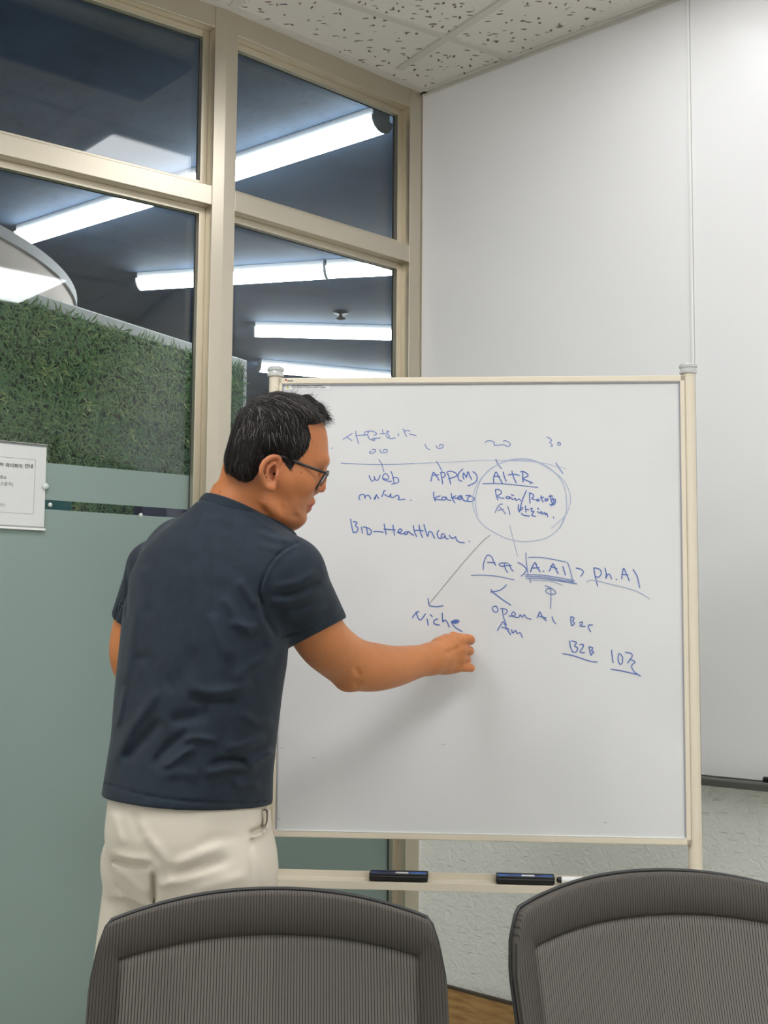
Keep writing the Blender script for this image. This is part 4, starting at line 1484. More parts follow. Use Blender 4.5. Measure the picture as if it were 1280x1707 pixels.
        me.polygons.foreach_set('loop_start', np.arange(0, len(Q) * 4, 4, dtype=np.int32))
        me.polygons.foreach_set('use_smooth', np.ones(len(Q), bool))
        me.update(calc_edges=True)
        me.validate()
        me.materials.append(m)
        o = bpy.data.objects.new(name, me)
        COL.objects.link(o)
        if parent is not None:
            o.parent = parent
            if parent.type == 'EMPTY': o.matrix_parent_inverse = Matrix.Translation(-Vector(parent.location))
        return o, co


# ---- materials
sk = mat('skin', (196, 138, 104), .48, 0, .35)
M['skin'] = sk
_vc = N(sk, 'ShaderNodeVertexColor', layer_name='tint')
_nz = N(sk, 'ShaderNodeTexNoise', Scale=26., Detail=4.)
_tc = N(sk, 'ShaderNodeTexCoord')
L(sk, _tc, 'Object', _nz, 'Vector')
_rm = N(sk, 'ShaderNodeMapRange')
_rm.inputs['To Min'].default_value = .86
_rm.inputs['To Max'].default_value = 1.12
L(sk, _nz, 'Fac', _rm, 'Value')
_mm = N(sk, 'ShaderNodeMix', data_type='RGBA', blend_type='MULTIPLY')
_mm.inputs[0].default_value = 1
L(sk, _vc, 'Color', _mm, 6)
L(sk, _rm, 'Result', _mm, 7)
sk.node_tree.links.new(_mm.outputs[2], bsdf(sk).inputs['Base Color'])
bsdf(sk).inputs['Subsurface Weight'].default_value = .12
bsdf(sk).inputs['Subsurface Radius'].default_value = (.012, .005, .003)
bsdf(sk).inputs['Subsurface Scale'].default_value = .6
bump(sk, 420., .12, .0006, 2)
M['shirt'] = mat('navy_jersey', (32, 43, 53), .82, 0, .25)
bsdf(M['shirt']).inputs['Sheen Weight'].default_value = .08
noise_color(M['shirt'], (28, 38, 47), 40., 3.)
bump(M['shirt'], 900., .12, .0006, 2)
M['chino'] = mat('stone_chino', (208, 200, 184), .8, 0, .2)
bump(M['chino'], 700., .12, .0005, 2)
M['hair'] = mat('black_hair', (16, 14, 14), .62, 0, .22)
_vc = N(M['hair'], 'ShaderNodeVertexColor', layer_name='tint')
L(M['hair'], _vc, 'Color', bsdf(M['hair']), 'Base Color')
M['specs'] = mat('black_glasses_frame', (16, 15, 16), .3)
M['eye'] = mat('eye_white', (225, 220, 214), .2)
M['iris'] = mat('dark_iris', (40, 26, 20), .15)
M['shoe'] = mat('dark_shoe_leather', (40, 38, 38), .45)
M['sole'] = mat('pale_shoe_sole', (205, 202, 195), .7)

HY = 2.24                                   # depth of the head's middle
AL = math.radians(40)                       # the torso is turned this far to the right of the view axis
tR = np.array([math.cos(AL), -math.sin(AL), 0])     # body right
tF = np.array([math.sin(AL), math.cos(AL), 0])      # body front
person = empty('person', (-.38, 2.24, 0), 'man in a navy t-shirt and stone trousers, glasses on, writing on the whiteboard', 'person')

# joints
Rsh, Rel, Rwr = PY(481, 956, 2.17), PY(588, 1110, 2.37), PY(716, 1099, 2.565)
Rcuff = PY(530, 1055, 2.265)
Lsh = PY(258, 948, 2.40)
Lel = PY(221, 1098, 2.45)
Lcuff = PY(229, 1036, 2.44)
Lwr = PY(285, 1215, 2.62)

# ------------------------------------------------------------ torso loft
LOFT = [(1395, 176, 449, 2.215, .150), (1330, 176, 450, 2.22, .148), (1290, 180, 452, 2.225, .140), (1230, 186, 460, 2.23, .129), (1150, 191, 470, 2.235, .128), (1080, 197, 482, 2.24, .127),
        (1040, 200, 488, 2.245, .126), (1000, 204, 492, 2.25, .122), (960, 212, 490, 2.252, .116), (920, 232, 478, 2.255, .106), (890, 262, 465, 2.257, .094), (860, 310, 452, 2.258, .080), (838, 338, 440, 2.26, .066), (815, 360, 432, 2.26, .05)]


def loft_tables(inset=0.):
    zs, cs, as_, bs_ = [], [], [], []
    for y, xl, xr, Yc, b in LOFT:
        pl_, pr_ = PY(xl, y, Yc), PY(xr, y, Yc)
        c = (pl_ + pr_) / 2
        hf = (pr_ - pl_)[0] / 2 * .972
        b = b - inset
        hf = hf - inset
        a = math.sqrt(max(hf * hf - (b * math.sin(AL)) ** 2, .0009)) / math.cos(AL)
        zs.append(c[2]); cs.append(c); as_.append(a); bs_.append(b)
    o = np.argsort(zs)
    return np.array(zs)[o], np.array(cs)[o], np.array(as_)[o], np.array(bs_)[o]


def smooth_interp(z, zs, v):
    # sampled cubic through table, then linear lookup
    zz = np.linspace(zs[0], zs[-1], 240)
    w = np.interp(zz, zs, v)
    ker = np.hanning(19); ker /= ker.sum()
    wp = np.pad(w, 9, mode='edge')
    w = np.convolve(wp, ker, 'valid')
    return np.interp(z, zz, w)


def loft_fn(tab):
    zs, cs, as_, bs_ = tab

    def fn(P):
        z = P[..., 2]
        cx, cy = smooth_interp(z, zs, cs[:, 0]), smooth_interp(z, zs, cs[:, 1])
        a, b = smooth_interp(z, zs, as_), smooth_interp(z, zs, bs_)
        dx, dy = P[..., 0] - cx, P[..., 1] - cy
        p = dx * tR[0] + dy * tR[1]
        q = dx * tF[0] + dy * tF[1]
        # flatter back, rounder front
        e = 2.35
        l = (np.abs(p / a) ** e + np.abs(q / b) ** e) ** (1 / e)
        f = (l - 1) * np.minimum(a, b) * .95
        return np.maximum(f, np.maximum(z - zs[-1], zs[0] - z))
    return fn


# ------------------------------------------------------------ head in its own tilted-profile frame
YAW = math.radians(10)
hf_ = np.array([math.cos(YAW), math.sin(YAW), 0])         # towards the face (right in the photo)
hr_ = np.array([math.sin(YAW), -math.cos(YAW), 0])        # towards the camera (his right side)
HO = PY(448, 790, HY)
MPP = HY / FPX * 1.0 / (ray(448, 790) @ cF) ** 0
MPP = float(np.linalg.norm(PY(449, 790, HY) - PY(448, 790, HY)))


def hp(px, py, w=0.):
    """the point of the near half (|w| metres off the middle plane) that the photo shows at (px, py); w < 0 mirrors it to the far half"""
    aw, u = abs(w), 0.
    for _ in range(4):
        Y = HO[1] + hf_[1] * u + hr_[1] * aw
        q = PY(px, py, Y)
        u = float((q - HO) @ hf_)
    return HO + hf_ * u + Zv * (q[2] - HO[2]) + hr_ * w


def near_px(P):
    """pixel of each point after folding the far half of the head onto the near half"""
    w = (P - HO) @ hr_
    return proj_arr(P + hr_ * (np.abs(w) - w)[..., None])


def huv(P):
    v = P - HO
    return v @ hf_ * math.cos(YAW) / MPP + 448, 790 - v[..., 2] / MPP, v @ hr_


def poly_sd(x, y, pts):
    """signed distance (px) to a closed polygon, negative inside"""
    d = np.full(x.shape, 1e9)
    inside = np.zeros(x.shape, bool)
    n = len(pts)
    for i in range(n):
        a, b = pts[i], pts[(i + 1) % n]
        ab = b - a
        t = np.clip(((x - a[0]) * ab[0] + (y - a[1]) * ab[1]) / (ab @ ab + 1e-12), 0, 1)
        d = np.minimum(d, (x - a[0] - t * ab[0]) ** 2 + (y - a[1] - t * ab[1]) ** 2)
        cr = ((a[1] > y) != (b[1] > y))
        xi = a[0] + (y - a[1]) / (ab[1] if abs(ab[1]) > 1e-9 else 1e-9) * ab[0]
        inside ^= cr & (x < xi)
    d = np.sqrt(d)
    return np.where(inside, -d, d)


HEAD = [(470, 662), (492, 664), (512, 674), (528, 690), (538, 706), (543, 724), (544.5, 742), (545.5, 760), (545, 769), (541, 777), (536, 790), (530, 805), (525, 819),
        (522, 831), (517, 840), (513, 849), (508.5, 857), (508, 865), (502, 871), (493, 873.5), (480, 873), (465, 869), (448, 858), (430, 846), (412, 832), (396, 816), (384, 800), (378, 784), (379, 764), (385, 742), (392, 716), (404, 692), (424, 673), (446, 664)]
HEADP = np.array(spline([np.array(p, float) for p in HEAD], 3, closed=True))


def sstep(a, b, x):
    t = np.clip((x - a) / (b - a), 0, 1)
    return t * t * (3 - 2 * t)


def head_fn(P):
    u, v, w = huv(P)
    s = poly_sd(u, v, HEADP) * MPP
    R = .068
    a = np.clip(1 + s / R, 0, 3)
    # half width: full across the skull, narrowing to the jaw and the chin, temples slightly in
    W = .0795 - .012 * sstep(800, 850, v) - .010 * sstep(845, 878, v)
    W = W - .017 * sstep(490, 545, u) * sstep(720, 860, v) - .008 * sstep(500, 545, u)
    W = W + .003 * np.exp(-((u - 500) / 26) ** 2 - ((v - 800) / 16) ** 2)       # cheekbone
    b = np.abs(w) / W
    e = 2.3
    l = (a ** e + b ** e) ** (1 / e)
    return (l - 1) * np.minimum(R, W) * .95


# ------------------------------------------------------------ BODY: one continuous skin surface
H_ = .0026
body = Vol((-.64, 1.98, .84), (.22, 2.76, 1.66), H_)
blo, bhi = body.lo, body.lo + body.h * (body.n - 1)
body.add(loft_fn(loft_tables(.012)), PY(150, 1395, 2.0), PY(560, 800, 2.6) + np.array([0, 0, .02]), .02)
NB, NT = PY(398, 880, 2.255), PY(420, 800, 2.25)
# head first (local box), then neck
hl = HO - np.array([.17, .16, .16]); hh_ = HO + np.array([.17, .16, .19])
body.add(head_fn, hl, hh_, .012)
body.cap(PY(396, 872, 2.25), PY(420, 800, 2.245), .066, .055, .02)
body.cap(PY(440, 880, 2.25), PY(450, 830, 2.245), .05, .045, .02)
# shoulders and right arm
body.cap(PY(400, 908, 2.25), Rsh, .052, .050, .03)
body.cap(PY(380, 905, 2.27), Lsh, .045, .044, .03)
fa = [Rsh, Rcuff, PY(563, 1090, 2.335), PY(592, 1107, 2.375), PY(622, 1112, 2.42), PY(655, 1111, 2.475), PY(690, 1104, 2.53), Rwr]
body.limb(fa, [.050, .0505, .0495, .0490, .0475, .0415, .0345, .0305], .02)
body.ell(PY(579, 1140, 2.36), np.eye(3), (.016, .018, .012), .022)            # olecranon
# left arm
body.limb([Lsh, Lcuff, Lel, Lel * .6 + Lwr * .4, Lwr], [.044, .0455, .044, .040, .028], .02)

# ---- right hand: a loose fist with the back of the hand to the camera
def FH(px, py, Y): return PY(px, py, Y)


palm_c = FH(742, 1093, 2.602)
px_ = FH(770, 1088, 2.64) - FH(716, 1099, 2.565); px_ /= np.linalg.norm(px_)
pz_ = np.array([0, 0, 1.]) - px_ * px_[2]; pz_ /= np.linalg.norm(pz_)
py_ = np.cross(px_, pz_)
body.cap(Rwr, FH(735, 1097, 2.592), .0305, .029, .014)
for (a, b, r0, r1) in (((722, 1090, 2.575), (764, 1067, 2.622), .022, .0125), ((722, 1095, 2.575), (768, 1082, 2.622), .022, .0125),
                       ((722, 1102, 2.578), (766, 1097, 2.625), .021, .0120), ((724, 1107, 2.582), (760, 1111, 2.628), .019, .0115)):
    body.cap(FH(*a), FH(*b), r0, r1, .012)
body.ell(FH(744, 1092, 2.61), (px_, py_, pz_), (.040, .019, .038), .014)
body.ell(FH(735, 1078, 2.61), (px_, py_, pz_), (.030, .018, .020), .012)     # thumb base
fingers = [([(752, 1070, 2.606), (765, 1066.5, 2.613), (781.5, 1065.5, 2.632), (783.5, 1068, 2.660), (771, 1064, 2.674)], [.0125, .0122, .0108, .0092, .0078]),
           ([(754, 1083, 2.606), (768, 1082.0, 2.613), (781, 1084.0, 2.636), (781.5, 1086, 2.664), (766, 1084, 2.678)], [.0122, .0118, .0104, .0092, .0078]),
           ([(752, 1096, 2.608), (765, 1097.0, 2.616), (776.5, 1099.0, 2.638), (777, 1101, 2.666), (763, 1099, 2.678)], [.0118, .0112, .0098, .0088, .0074]),
           ([(748, 1110, 2.614), (760, 1111.5, 2.622), (782.5, 1113, 2.638), (784, 1114, 2.662), (772, 1112, 2.676)], [.0110, .0104, .0092, .0080, .0068])]
for pts, rs in fingers:
    P3 = [FH(*p) for p in pts]
    body.chain(P3[:2], rs[:2], .010)
    body.limb(P3[1:], rs[1:], .0030, n=4)
# thumb runs behind the fist and closes on the index finger
body.chain([FH(728, 1080, 2.605), FH(742, 1068, 2.640), FH(756, 1062, 2.664), FH(768, 1062, 2.681)], [.0165, .0125, .0105, .0085], .006)
# knuckles and tendons
for p, r in (((768, 1068, 2.611), .0075), ((769, 1083, 2.612), .0075), ((767, 1098, 2.615), .007), ((762, 1110, 2.62), .0065)):
    body.ell(FH(*p), np.eye(3), (r, r, r), .010)

# ---- left hand: relaxed, fingers slightly curled in front of the belt (hidden by the body in the photo)
lx = (Lwr - (Lel * .6 + Lwr * .4)); lx /= np.linalg.norm(lx)
ld = lx * .8 + tR * .5; ld /= np.linalg.norm(ld)
ln_ = np.cross(ld, Zv); ln_ /= np.linalg.norm(ln_)
lup = np.cross(ln_, ld)
pc = Lwr + ld * .05
body.cap(Lwr, Lwr + ld * .03, .028, .026, .014)
body.ell(pc, (ld, ln_, lup), (.050, .017, .041), .014)
for k, (off, ls) in enumerate(((.030, (.040, .024, .02)), (.010, (.044, .027, .022)), (-.010, (.041, .025, .021)), (-.029, (.033, .019, .018)))):
    p = pc + ld * .042 + lup * off
    pts, ang = [p], .25
    for l_ in ls:
        e = ld * math.cos(ang) - ln_ * math.sin(ang) * (1 if ln_ @ tF < 0 else -1)
        p = p + e * l_
        pts.append(p)
        ang += .45
    body.chain(pts, [.0098, .009, .0082, .007], .004)
tp = Lwr + ld * .02 + lup * .028
body.chain([tp, tp + ld * .03 + lup * .022, tp + ld * .058 + lup * .026, tp + ld * .08 + lup * .022], [.014, .0115, .010, .0085], .008)

# ---- face features
body.chain([hp(538, 777), hp(536, 797), hp(534.5, 811)], [.0065, .0080, .0085], .008)            # nose bridge to tip
body.ell(hp(535.0, 813.5), np.eye(3), (.0088, .0095, .0088), .004)
for sg in (-1, 1):
    body.ell(hp(526.0, 816, sg * .0125), np.eye(3), (.0095, .0075, .0075), .006)               # wings
    body.ell(hp(523, 787, sg * .032), (hf_, hr_, Zv), (.014, .018, .012), .006, 's')             # eye hollow
    body.ell(hp(520.5, 786, sg * .031), (hf_, hr_, Zv), (.0135, .016, .0122), .004)                # lids over the eyeball
    body.chain([hp(540.5, 769, sg * .012), hp(537, 767, sg * .032), hp(524, 768, sg * .052)], [.007, .0075, .006], .012)   # brow ridge
    body.ell(hp(503, 806, sg * .050), (hf_, hr_, Zv), (.026, .017, .016), .020)                  # cheek
    # mouth corner chain: upper and lower lip
    body.chain([hp(518.5, 837.0, 0), hp(517.5, 837.8, sg * .012), hp(512, 840.5, sg * .024)], [.0066, .0062, .0045], .006)
    body.chain([hp(513.0, 847.5, 0), hp(512.2, 847.3, sg * .012), hp(508, 844.5, sg * .022)], [.0060, .0058, .004], .005)
body.ell(hp(497.5, 863), (hf_, hr_, Zv), (.012, .018, .012), .012)                              # chin
for sg in (-1, 1):
    body.chain([hp(521, 842.6, 0), hp(519, 842.6, sg * .010), hp(511, 843, sg * .022)], [.0024, .0024, .0020], .0025, 's')  # parting of the lips
for sg in (-1, 1):
    body.limb([hp(446, 838, sg * .056), hp(470, 858, sg * .048), hp(494, 868, sg * .020)], [.008, .008, .008], .022)
# ears: helix rim, bowl, lobe, tragus
for sg in (1, -1):
    w0 = .079
    def ep(px, py, dw): return hp(px, py, sg * (w0 + dw))
    body.ell(ep(450, 786, .001), (hf_ * .94 - Zv * .34 * -1 * 0 + 0 * hf_ if False else hf_, hr_, Zv), (.0155, .009, .027), .006)
    body.ell(ep(452, 788, .013), (hf_, hr_, Zv), (.0120, .0185, .0195), .003, 's')                 # bowl
    rimp = [(463, 776, .002), (466, 766, .006), (460, 761.5, .010), (450, 763, .013), (441, 770, .015), (435.5, 781, .015), (436, 793, .013), (441, 804, .009), (447, 812, .006)]
    body.chain([ep(*p) for p in spline(rimp, 3)], [.0044] * (len(rimp) * 3), .0015)
    body.chain([ep(447, 811, .006), ep(453, 813.5, .005), ep(456, 808, .003)], [.0062, .0066, .0055], .004)   # lobe
    anti = [(457, 772, .008), (448, 778, .010), (444.5, 788, .010), (447, 798, .008), (452, 803, .006)]
    body.chain([ep(*p) for p in spline(anti, 3)], [.0032] * (len(anti) * 3), .002)
    body.chain([ep(462, 787, .002), ep(459.5, 793, .005), ep(460, 799, .003)], [.0045, .0042, .004], .004)     # tragus
    body.chain([ep(456, 792, .004), ep(458, 790, -.010)], [.0044, .003], .003, 's')                # canal

# creases
kb = dict(blo=HO - np.array([.2, .2, .2]), bhi=HO + np.array([.2, .02, .2]))
body.fold([(428, 836), (440, 852), (456, 872)], -.0024, 2.4, **kb)
body.fold([(435, 838), (447, 854), (457, 870)], -.0022, 2.0, **kb)
body.fold([(431, 836), (444, 853), (457, 873)], .0010, 3.0, **kb)
body.fold([(533, 820), (524, 826), (513, 842), (508, 852)], -.0014, 2.5, **kb)
body.fold([(469, 840), (468, 850), (472, 862)], -.0016, 3.2, **kb)
body.fold([(486, 862), (492, 860), (500, 862)], -.0014, 3.2, **kb)
body.fold([(470, 838), (482, 846), (480, 860)], .0012, 6, **kb)
# tendons and knuckle creases on the hand, elbow dimple
hb = dict(blo=(-.05, 2.3, .9), bhi=(.2, 2.66, 1.35))
body.fold([(738, 1091), (752, 1085), (768, 1079)], -.0020, 3.0, **hb)
body.fold([(736, 1082), (752, 1077), (768, 1072)], .0012, 2.6, **hb)
body.fold([(737, 1099), (752, 1098), (766, 1099)], .0010, 2.6, **hb)
body.fold([(590, 1112), (596, 1120), (600, 1128)], -.003, 5, blo=(-.2, 2.2, .9), bhi=(.05, 2.5, 1.35))
body.fold([(590, 1143), (597, 1140), (603, 1134)], -.002, 4, blo=(-.2, 2.2, .9), bhi=(.05, 2.5, 1.35))
body.plane((0, 0, .955), (0, 0, -1), .01)
bo, bco = body.mesh('body', M['skin'], person, relax=1)
head_d = body   # kept for the hair
# tint: warm flushes where the skin itself is redder, lips, a shaved beard shadow, knuckles
u_, v_, w_ = huv(bco)
base = np.tile(np.array(lin((190, 123, 74))), (len(bco), 1))


def tintmix(mask, col):
    global base
    base = base * (1 - mask[:, None]) + np.array(lin(col)) * mask[:, None]


isH = (np.linalg.norm(bco - HO, axis=1) < .2).astype(float)
tintmix(isH * .55, (176, 108, 66))
beard = isH * sstep(826, 846, v_) * sstep(462, 486, u_) * .25
tintmix(beard, (140, 98, 78))
tintmix(isH * np.exp(-((u_ - 534) / 9) ** 2 - ((v_ - 815) / 9) ** 2) * .35, (196, 108, 88))
tintmix(isH * np.exp(-((u_ - 448) / 16) ** 2 - ((v_ - 788) / 30) ** 2) * .35 * (np.abs(w_) > .07), (200, 118, 96))
lipm = isH * np.clip(np.exp(-((u_ - 517) / 7.5) ** 4 - ((v_ - 843.5) / 6.2) ** 4), 0, 1) * (np.abs(w_) < .026) * (u_ > 508)
tintmix(lipm * .75, (168, 88, 82))
xs_, ys_ = proj_arr(bco)
hand = sstep(2.60, 2.63, bco[:, 1]) * (bco[:, 0] > .05)
tintmix(hand * .35, (202, 122, 80))
# close-cropped hair shading behind the ear and at the sideburn is real stubble
tintmix(isH * np.clip(np.exp(-((u_ - 405) / 26) ** 2 - ((v_ - 806) / 11) ** 2), 0, 1) * .55, (70, 54, 46))
tintmix(isH * np.clip(np.exp(-((u_ - 481) / 9) ** 2 - ((v_ - 776) / 9) ** 2), 0, 1) * .5, (70, 54, 46))
rngm = np.random.default_rng(9)
for mxp, myp, r in ((503, 787, 1.6), (460, 800, 1.3), (366.5, 820, 1.5)):
    tintmix(((np.hypot(xs_ - mxp, ys_ - myp) < r) & (bco[:, 1] < HO[1])).astype(float) * .7, (110, 70, 54))
for k in range(40):
    tx_, ty_ = rngm.uniform(500, 640), rngm.uniform(1040, 1140)
    tintmix((np.hypot(xs_ - tx_, ys_ - ty_) < rngm.uniform(.8, 1.4)).astype(float) * .35, (140, 88, 62))
ca = bo.data.color_attributes.new('tint', 'FLOAT_COLOR', 'POINT')
if len(bo.data.vertices) == len(base):
    ca.data.foreach_set('color', np.c_[base, np.ones(len(base))].astype(np.float32).ravel())

# ------------------------------------------------------------ T-SHIRT
sh = Vol((-.62, 1.96, .80), (.06, 2.62, 1.50), .0029)
slo, shi = sh.lo, sh.lo + sh.h * (sh.n - 1)
sh.add(loft_fn(loft_tables(0.)), slo, shi, .02)
sh.cap(PY(402, 904, 2.25), Rsh, .066, .060, .04)
sh.cap(PY(372, 893, 2.27), PY(302, 916, 2.33), .058, .052, .04)
sh.cap(PY(302, 916, 2.33), Lsh, .052, .051, .035)
sh.cap(PY(398, 893, 2.25), PY(412, 838, 2.248), .078, .066, .03)
# sleeves
Rc2 = Rcuff + (Rcuff - Rsh) * .12
sh.cap(Rsh, Rc2, .0615, .0600, .022)
Lc2 = Lcuff + (Lcuff - Lsh) * .15
sh.cap(Lsh, Lc2, .053, .053, .016)
# folds: (pixels, height, width)
def T(*c): return [(160 + c[i] / 2.909, 800 + c[i + 1] / 2.909) for i in range(0, len(c), 2)]


near = dict(blo=(-.7, 1.9, .7), bhi=(.2, 2.40, 1.6))
for px, amp, w in (
        (T(480, 1290, 400, 1345, 320, 1400), .006, 7), (T(450, 1215, 380, 1270, 320, 1330, 270, 1400), -.006, 9), (T(590, 1265, 480, 1250, 420, 1270), .004, 7),
        (T(300, 1010, 240, 1110, 150, 1240, 90, 1380), .0055, 11), (T(320, 1160, 230, 1270, 130, 1370), -.006, 11),
        (T(560, 1120, 450, 1150, 350, 1170), -.006, 13), (T(430, 1000, 540, 1030, 660, 1022, 760, 980), .004, 11), (T(450, 1050, 560, 1085, 680, 1075), -.004, 12),
        (T(520, 1430, 640, 1400, 780, 1400), .005, 8), (T(540, 1385, 640, 1360, 740, 1380), -.0055, 7), (T(740, 1395, 800, 1350, 860, 1310), .005, 8), (T(620, 1300, 720, 1290, 820, 1240), .004, 9),
        (T(700, 1120, 780, 1180, 860, 1160), .0035, 10), (T(660, 980, 760, 900, 860, 860), .003, 12),
        (T(560, 640, 590, 760, 650, 880), .0035, 11), (T(620, 560, 690, 680, 760, 760), .003, 10), (T(690, 480, 740, 560, 790, 620), .0035, 9), (T(640, 690, 720, 710, 800, 720), .003, 8),
        (T(800, 560, 815, 660, 880, 770), -.0035, 6), (T(785, 560, 790, 650, 840, 760, 870, 850), .003, 12),
        (T(840, 590, 960, 590, 1100, 540), .004, 8), (T(860, 520, 980, 500, 1080, 440), .0035, 9), (T(900, 650, 1000, 650, 1120, 600), .0035, 9), (T(870, 560, 980, 545, 1090, 490), -.003, 6),
        (T(740, 150, 860, 240, 960, 310), .0025, 7), (T(780, 250, 860, 280, 930, 300), .003, 6), (T(760, 300, 850, 330, 900, 340), .002, 7), (T(500, 200, 600, 190, 720, 230), .002, 10),
        (T(140, 1000, 120, 1120, 100, 1200), .003, 5), (T(200, 600, 170, 800, 140, 1000), .0025, 9), (T(180, 880, 250, 860, 300, 900), -.002, 9), (T(200, 420, 230, 520, 230, 640), .002, 14),
        (T(150, 400, 152, 560, 145, 680), -.002, 3), (T(480, 800, 420, 950, 330, 1010), -.003, 18), (T(660, 1460, 720, 1490, 800, 1470), .003, 8), (T(300, 1450, 400, 1420, 500, 1440), .003, 10)):
    sh.fold(px, amp * 1.45, w * .86, **near)
# seams
for px, amp, w in ((T(975, 305, 900, 350, 850, 405, 815, 470, 795, 545, 800, 600), -.0042, 2.2), (T(965, 320, 893, 372, 838, 442, 808, 540), .0030, 2.8),
                   (T(893, 762, 1030, 722, 1190, 640), -.0032, 2.0), (T(45, 1470, 200, 1520, 400, 1555, 640, 1568, 845, 1562), -.0032, 2.0),
                   (T(490, 103, 560, 98, 660, 115, 760, 160, 850, 225), -.0024, 1.8)):
    sh.fold(px, amp, w, taper=False, **near)
# cuts: hem, cuffs, collar
hemA, hemB, hemC = PY(175, 1311, 2.33), PY(449, 1353, 2.13), PY(330, 1349, 2.10)
hn = np.cross(hemB - hemA, hemC - hemA)
if hn[2] > 0: hn = -hn
hn = np.array([.0, .0, -1.]) * .0 + hn / np.linalg.norm(hn)
if abs(hn[2]) < .8: hn = np.array([0.05, -.08, -1.])
sh.plane(hemC * .5 + hemA * .25 + hemB * .25, hn, .004)


def cut_cyl(vol, p, n, r, k=.004):
    n = n / np.linalg.norm(n)

    def fn(P):
        v = P - p
        t = v @ n
        rad = np.linalg.norm(v - t[..., None] * n, axis=-1)
        return np.maximum(-t, rad - r)          # region beyond the cuff plane, within r of the arm axis
    vol.add(fn, p - .16, p + .16, k, 's')


ra = Rcuff - Rsh
cutn = PY(571, 1033, 2.27) - PY(488, 1077, 2.27)
cn = np.cross(cutn, Rcuff - cO); cn /= np.linalg.norm(cn)
if cn @ ra < 0: cn = -cn
cut_cyl(sh, Rcuff, cn, .085)
la = (Lcuff - Lsh) / np.linalg.norm(Lcuff - Lsh)
cut_cyl(sh, Lcuff, la, .064)
sh.cap(Rcuff - cn * .04, Rcuff + cn * .06, .0545, .0545, .003, 's')
sh.cap(Lcuff - la * .04, Lcuff + la * .06, .0495, .0495, .003, 's')
cA, cB, cC = PY(338, 829, 2.28), PY(412, 845, 2.185), PY(457, 873, 2.235)
cpn = np.cross(cB - cA, cC - cA)
if cpn[2] < 0: cpn = -cpn
sh.plane(cB, cpn, .005)
for a, b, r0, r1 in ((PY(396, 872, 2.25), PY(420, 800, 2.245), .069, .058), (PY(440, 880, 2.25), PY(450, 830, 2.245), .053, .048)):
    sh.cap(a + (a - b) * .0, b, r0, r1, .004, 's')
so, sco = sh.mesh('t_shirt', M['shirt'], person, relax=1)
cv = Vol(cB - np.array([.20, .16, .12]), cB + np.array([.16, .24, .10]), .0026)
NCK = ((PY(396, 872, 2.25), PY(420, 800, 2.245), .066, .055), (PY(440, 880, 2.25), PY(450, 830, 2.245), .050, .045))
for a, b, r0, r1 in NCK: cv.cap(a, b, r0 + .0135, r1 + .0125, .004)
for a, b, r0, r1 in NCK: cv.cap(a, b, r0 + .003, r1 + .003, .002, 's')
cpn_u = cpn / np.linalg.norm(cpn)
cv.plane(cB + cpn_u * .001, cpn_u, .003)
cv.plane(cB - cpn_u * .019, -cpn_u, .003)
cv.mesh('collar', M['shirt'], so, relax=1)

# ------------------------------------------------------------ TROUSERS
tr = Vol((-.82, 1.95, .0), (-.10, 2.62, .98), .0045)
HL = [(1290, 190, 442, 2.222, .126), (1320, 187, 441, 2.22, .132), (1352, 184, 441, 2.216, .136), (1385, 180, 450, 2.22, .140), (1410, 181, 455, 2.225, .140), (1440, 186, 456, 2.23, .134), (1490, 190, 453, 2.235, .115)]
LOFT = HL
tr.add(loft_fn(loft_tables(0.0)), tr.lo, tr.lo + tr.h * (tr.n - 1), .02)
Rhip, Rkn, Ran = PY(366, 1458, 2.185), PY(378, 1790, 2.19), np.array([-.27, 2.19, .10])
Lhip, Lkn, Lan = PY(262, 1440, 2.31), PY(205, 1760, 2.33), np.array([-.60, 2.40, .10])
tr.ell(PY(364, 1450, 2.185), (tR, tF, Zv), (.092, .098, .088), .03)
tr.ell(PY(256, 1435, 2.300), (tR, tF, Zv), (.090, .098, .092), .03)
tr.chain([Rhip, Rkn, Ran], [.097, .076, .062], .012)
tr.chain([Lhip, Lkn, Lan], [.092, .074, .062], .012)
def Q(*c): return [(120 + c[i] / 2.0, 1300 + c[i + 1] / 2.0) for i in range(0, len(c), 2)]


for px, amp, w in (
        (Q(130, 262, 190, 280, 270, 288), -.011, 5), (Q(135, 245, 200, 262, 270, 268), .005, 6), (Q(272, 300, 276, 350, 272, 420), -.016, 4.5),
        (Q(225, 130, 240, 180, 280, 230, 330, 290), .005, 9), (Q(200, 100, 215, 150, 240, 200), -.004, 8), (Q(245, 190, 265, 240, 300, 280), -.004, 6),
        (Q(330, 290, 420, 250, 520, 220), .005, 9), (Q(340, 320, 440, 290, 540, 260), -.004, 7), (Q(300, 350, 400, 330, 520, 300), .004, 9), (Q(380, 250, 470, 200, 560, 190), -.003, 9),
        (Q(400, 370, 500, 340, 590, 320), .004, 9), (Q(140, 100, 150, 160, 170, 220), .004, 7), (Q(150, 300, 200, 340, 250, 390), .004, 8), (Q(140, 350, 180, 380, 220, 420), -.003, 7), (Q(600, 220, 630, 300, 640, 360), .003, 6),
        (Q(275, 340, 310, 350, 340, 330), .005, 6), (Q(420, 120, 450, 200, 400, 260), .002, 14)):
    tr.fold(px, amp, w, blo=(-.9, 1.9, .3), bhi=(0, 2.45, 1.))
tr.fold(Q(568, 105, 590, 180, 598, 260, 598, 380), -.002, 2.2, taper=False, blo=(-.9, 1.9, .3), bhi=(0, 2.4, 1.))
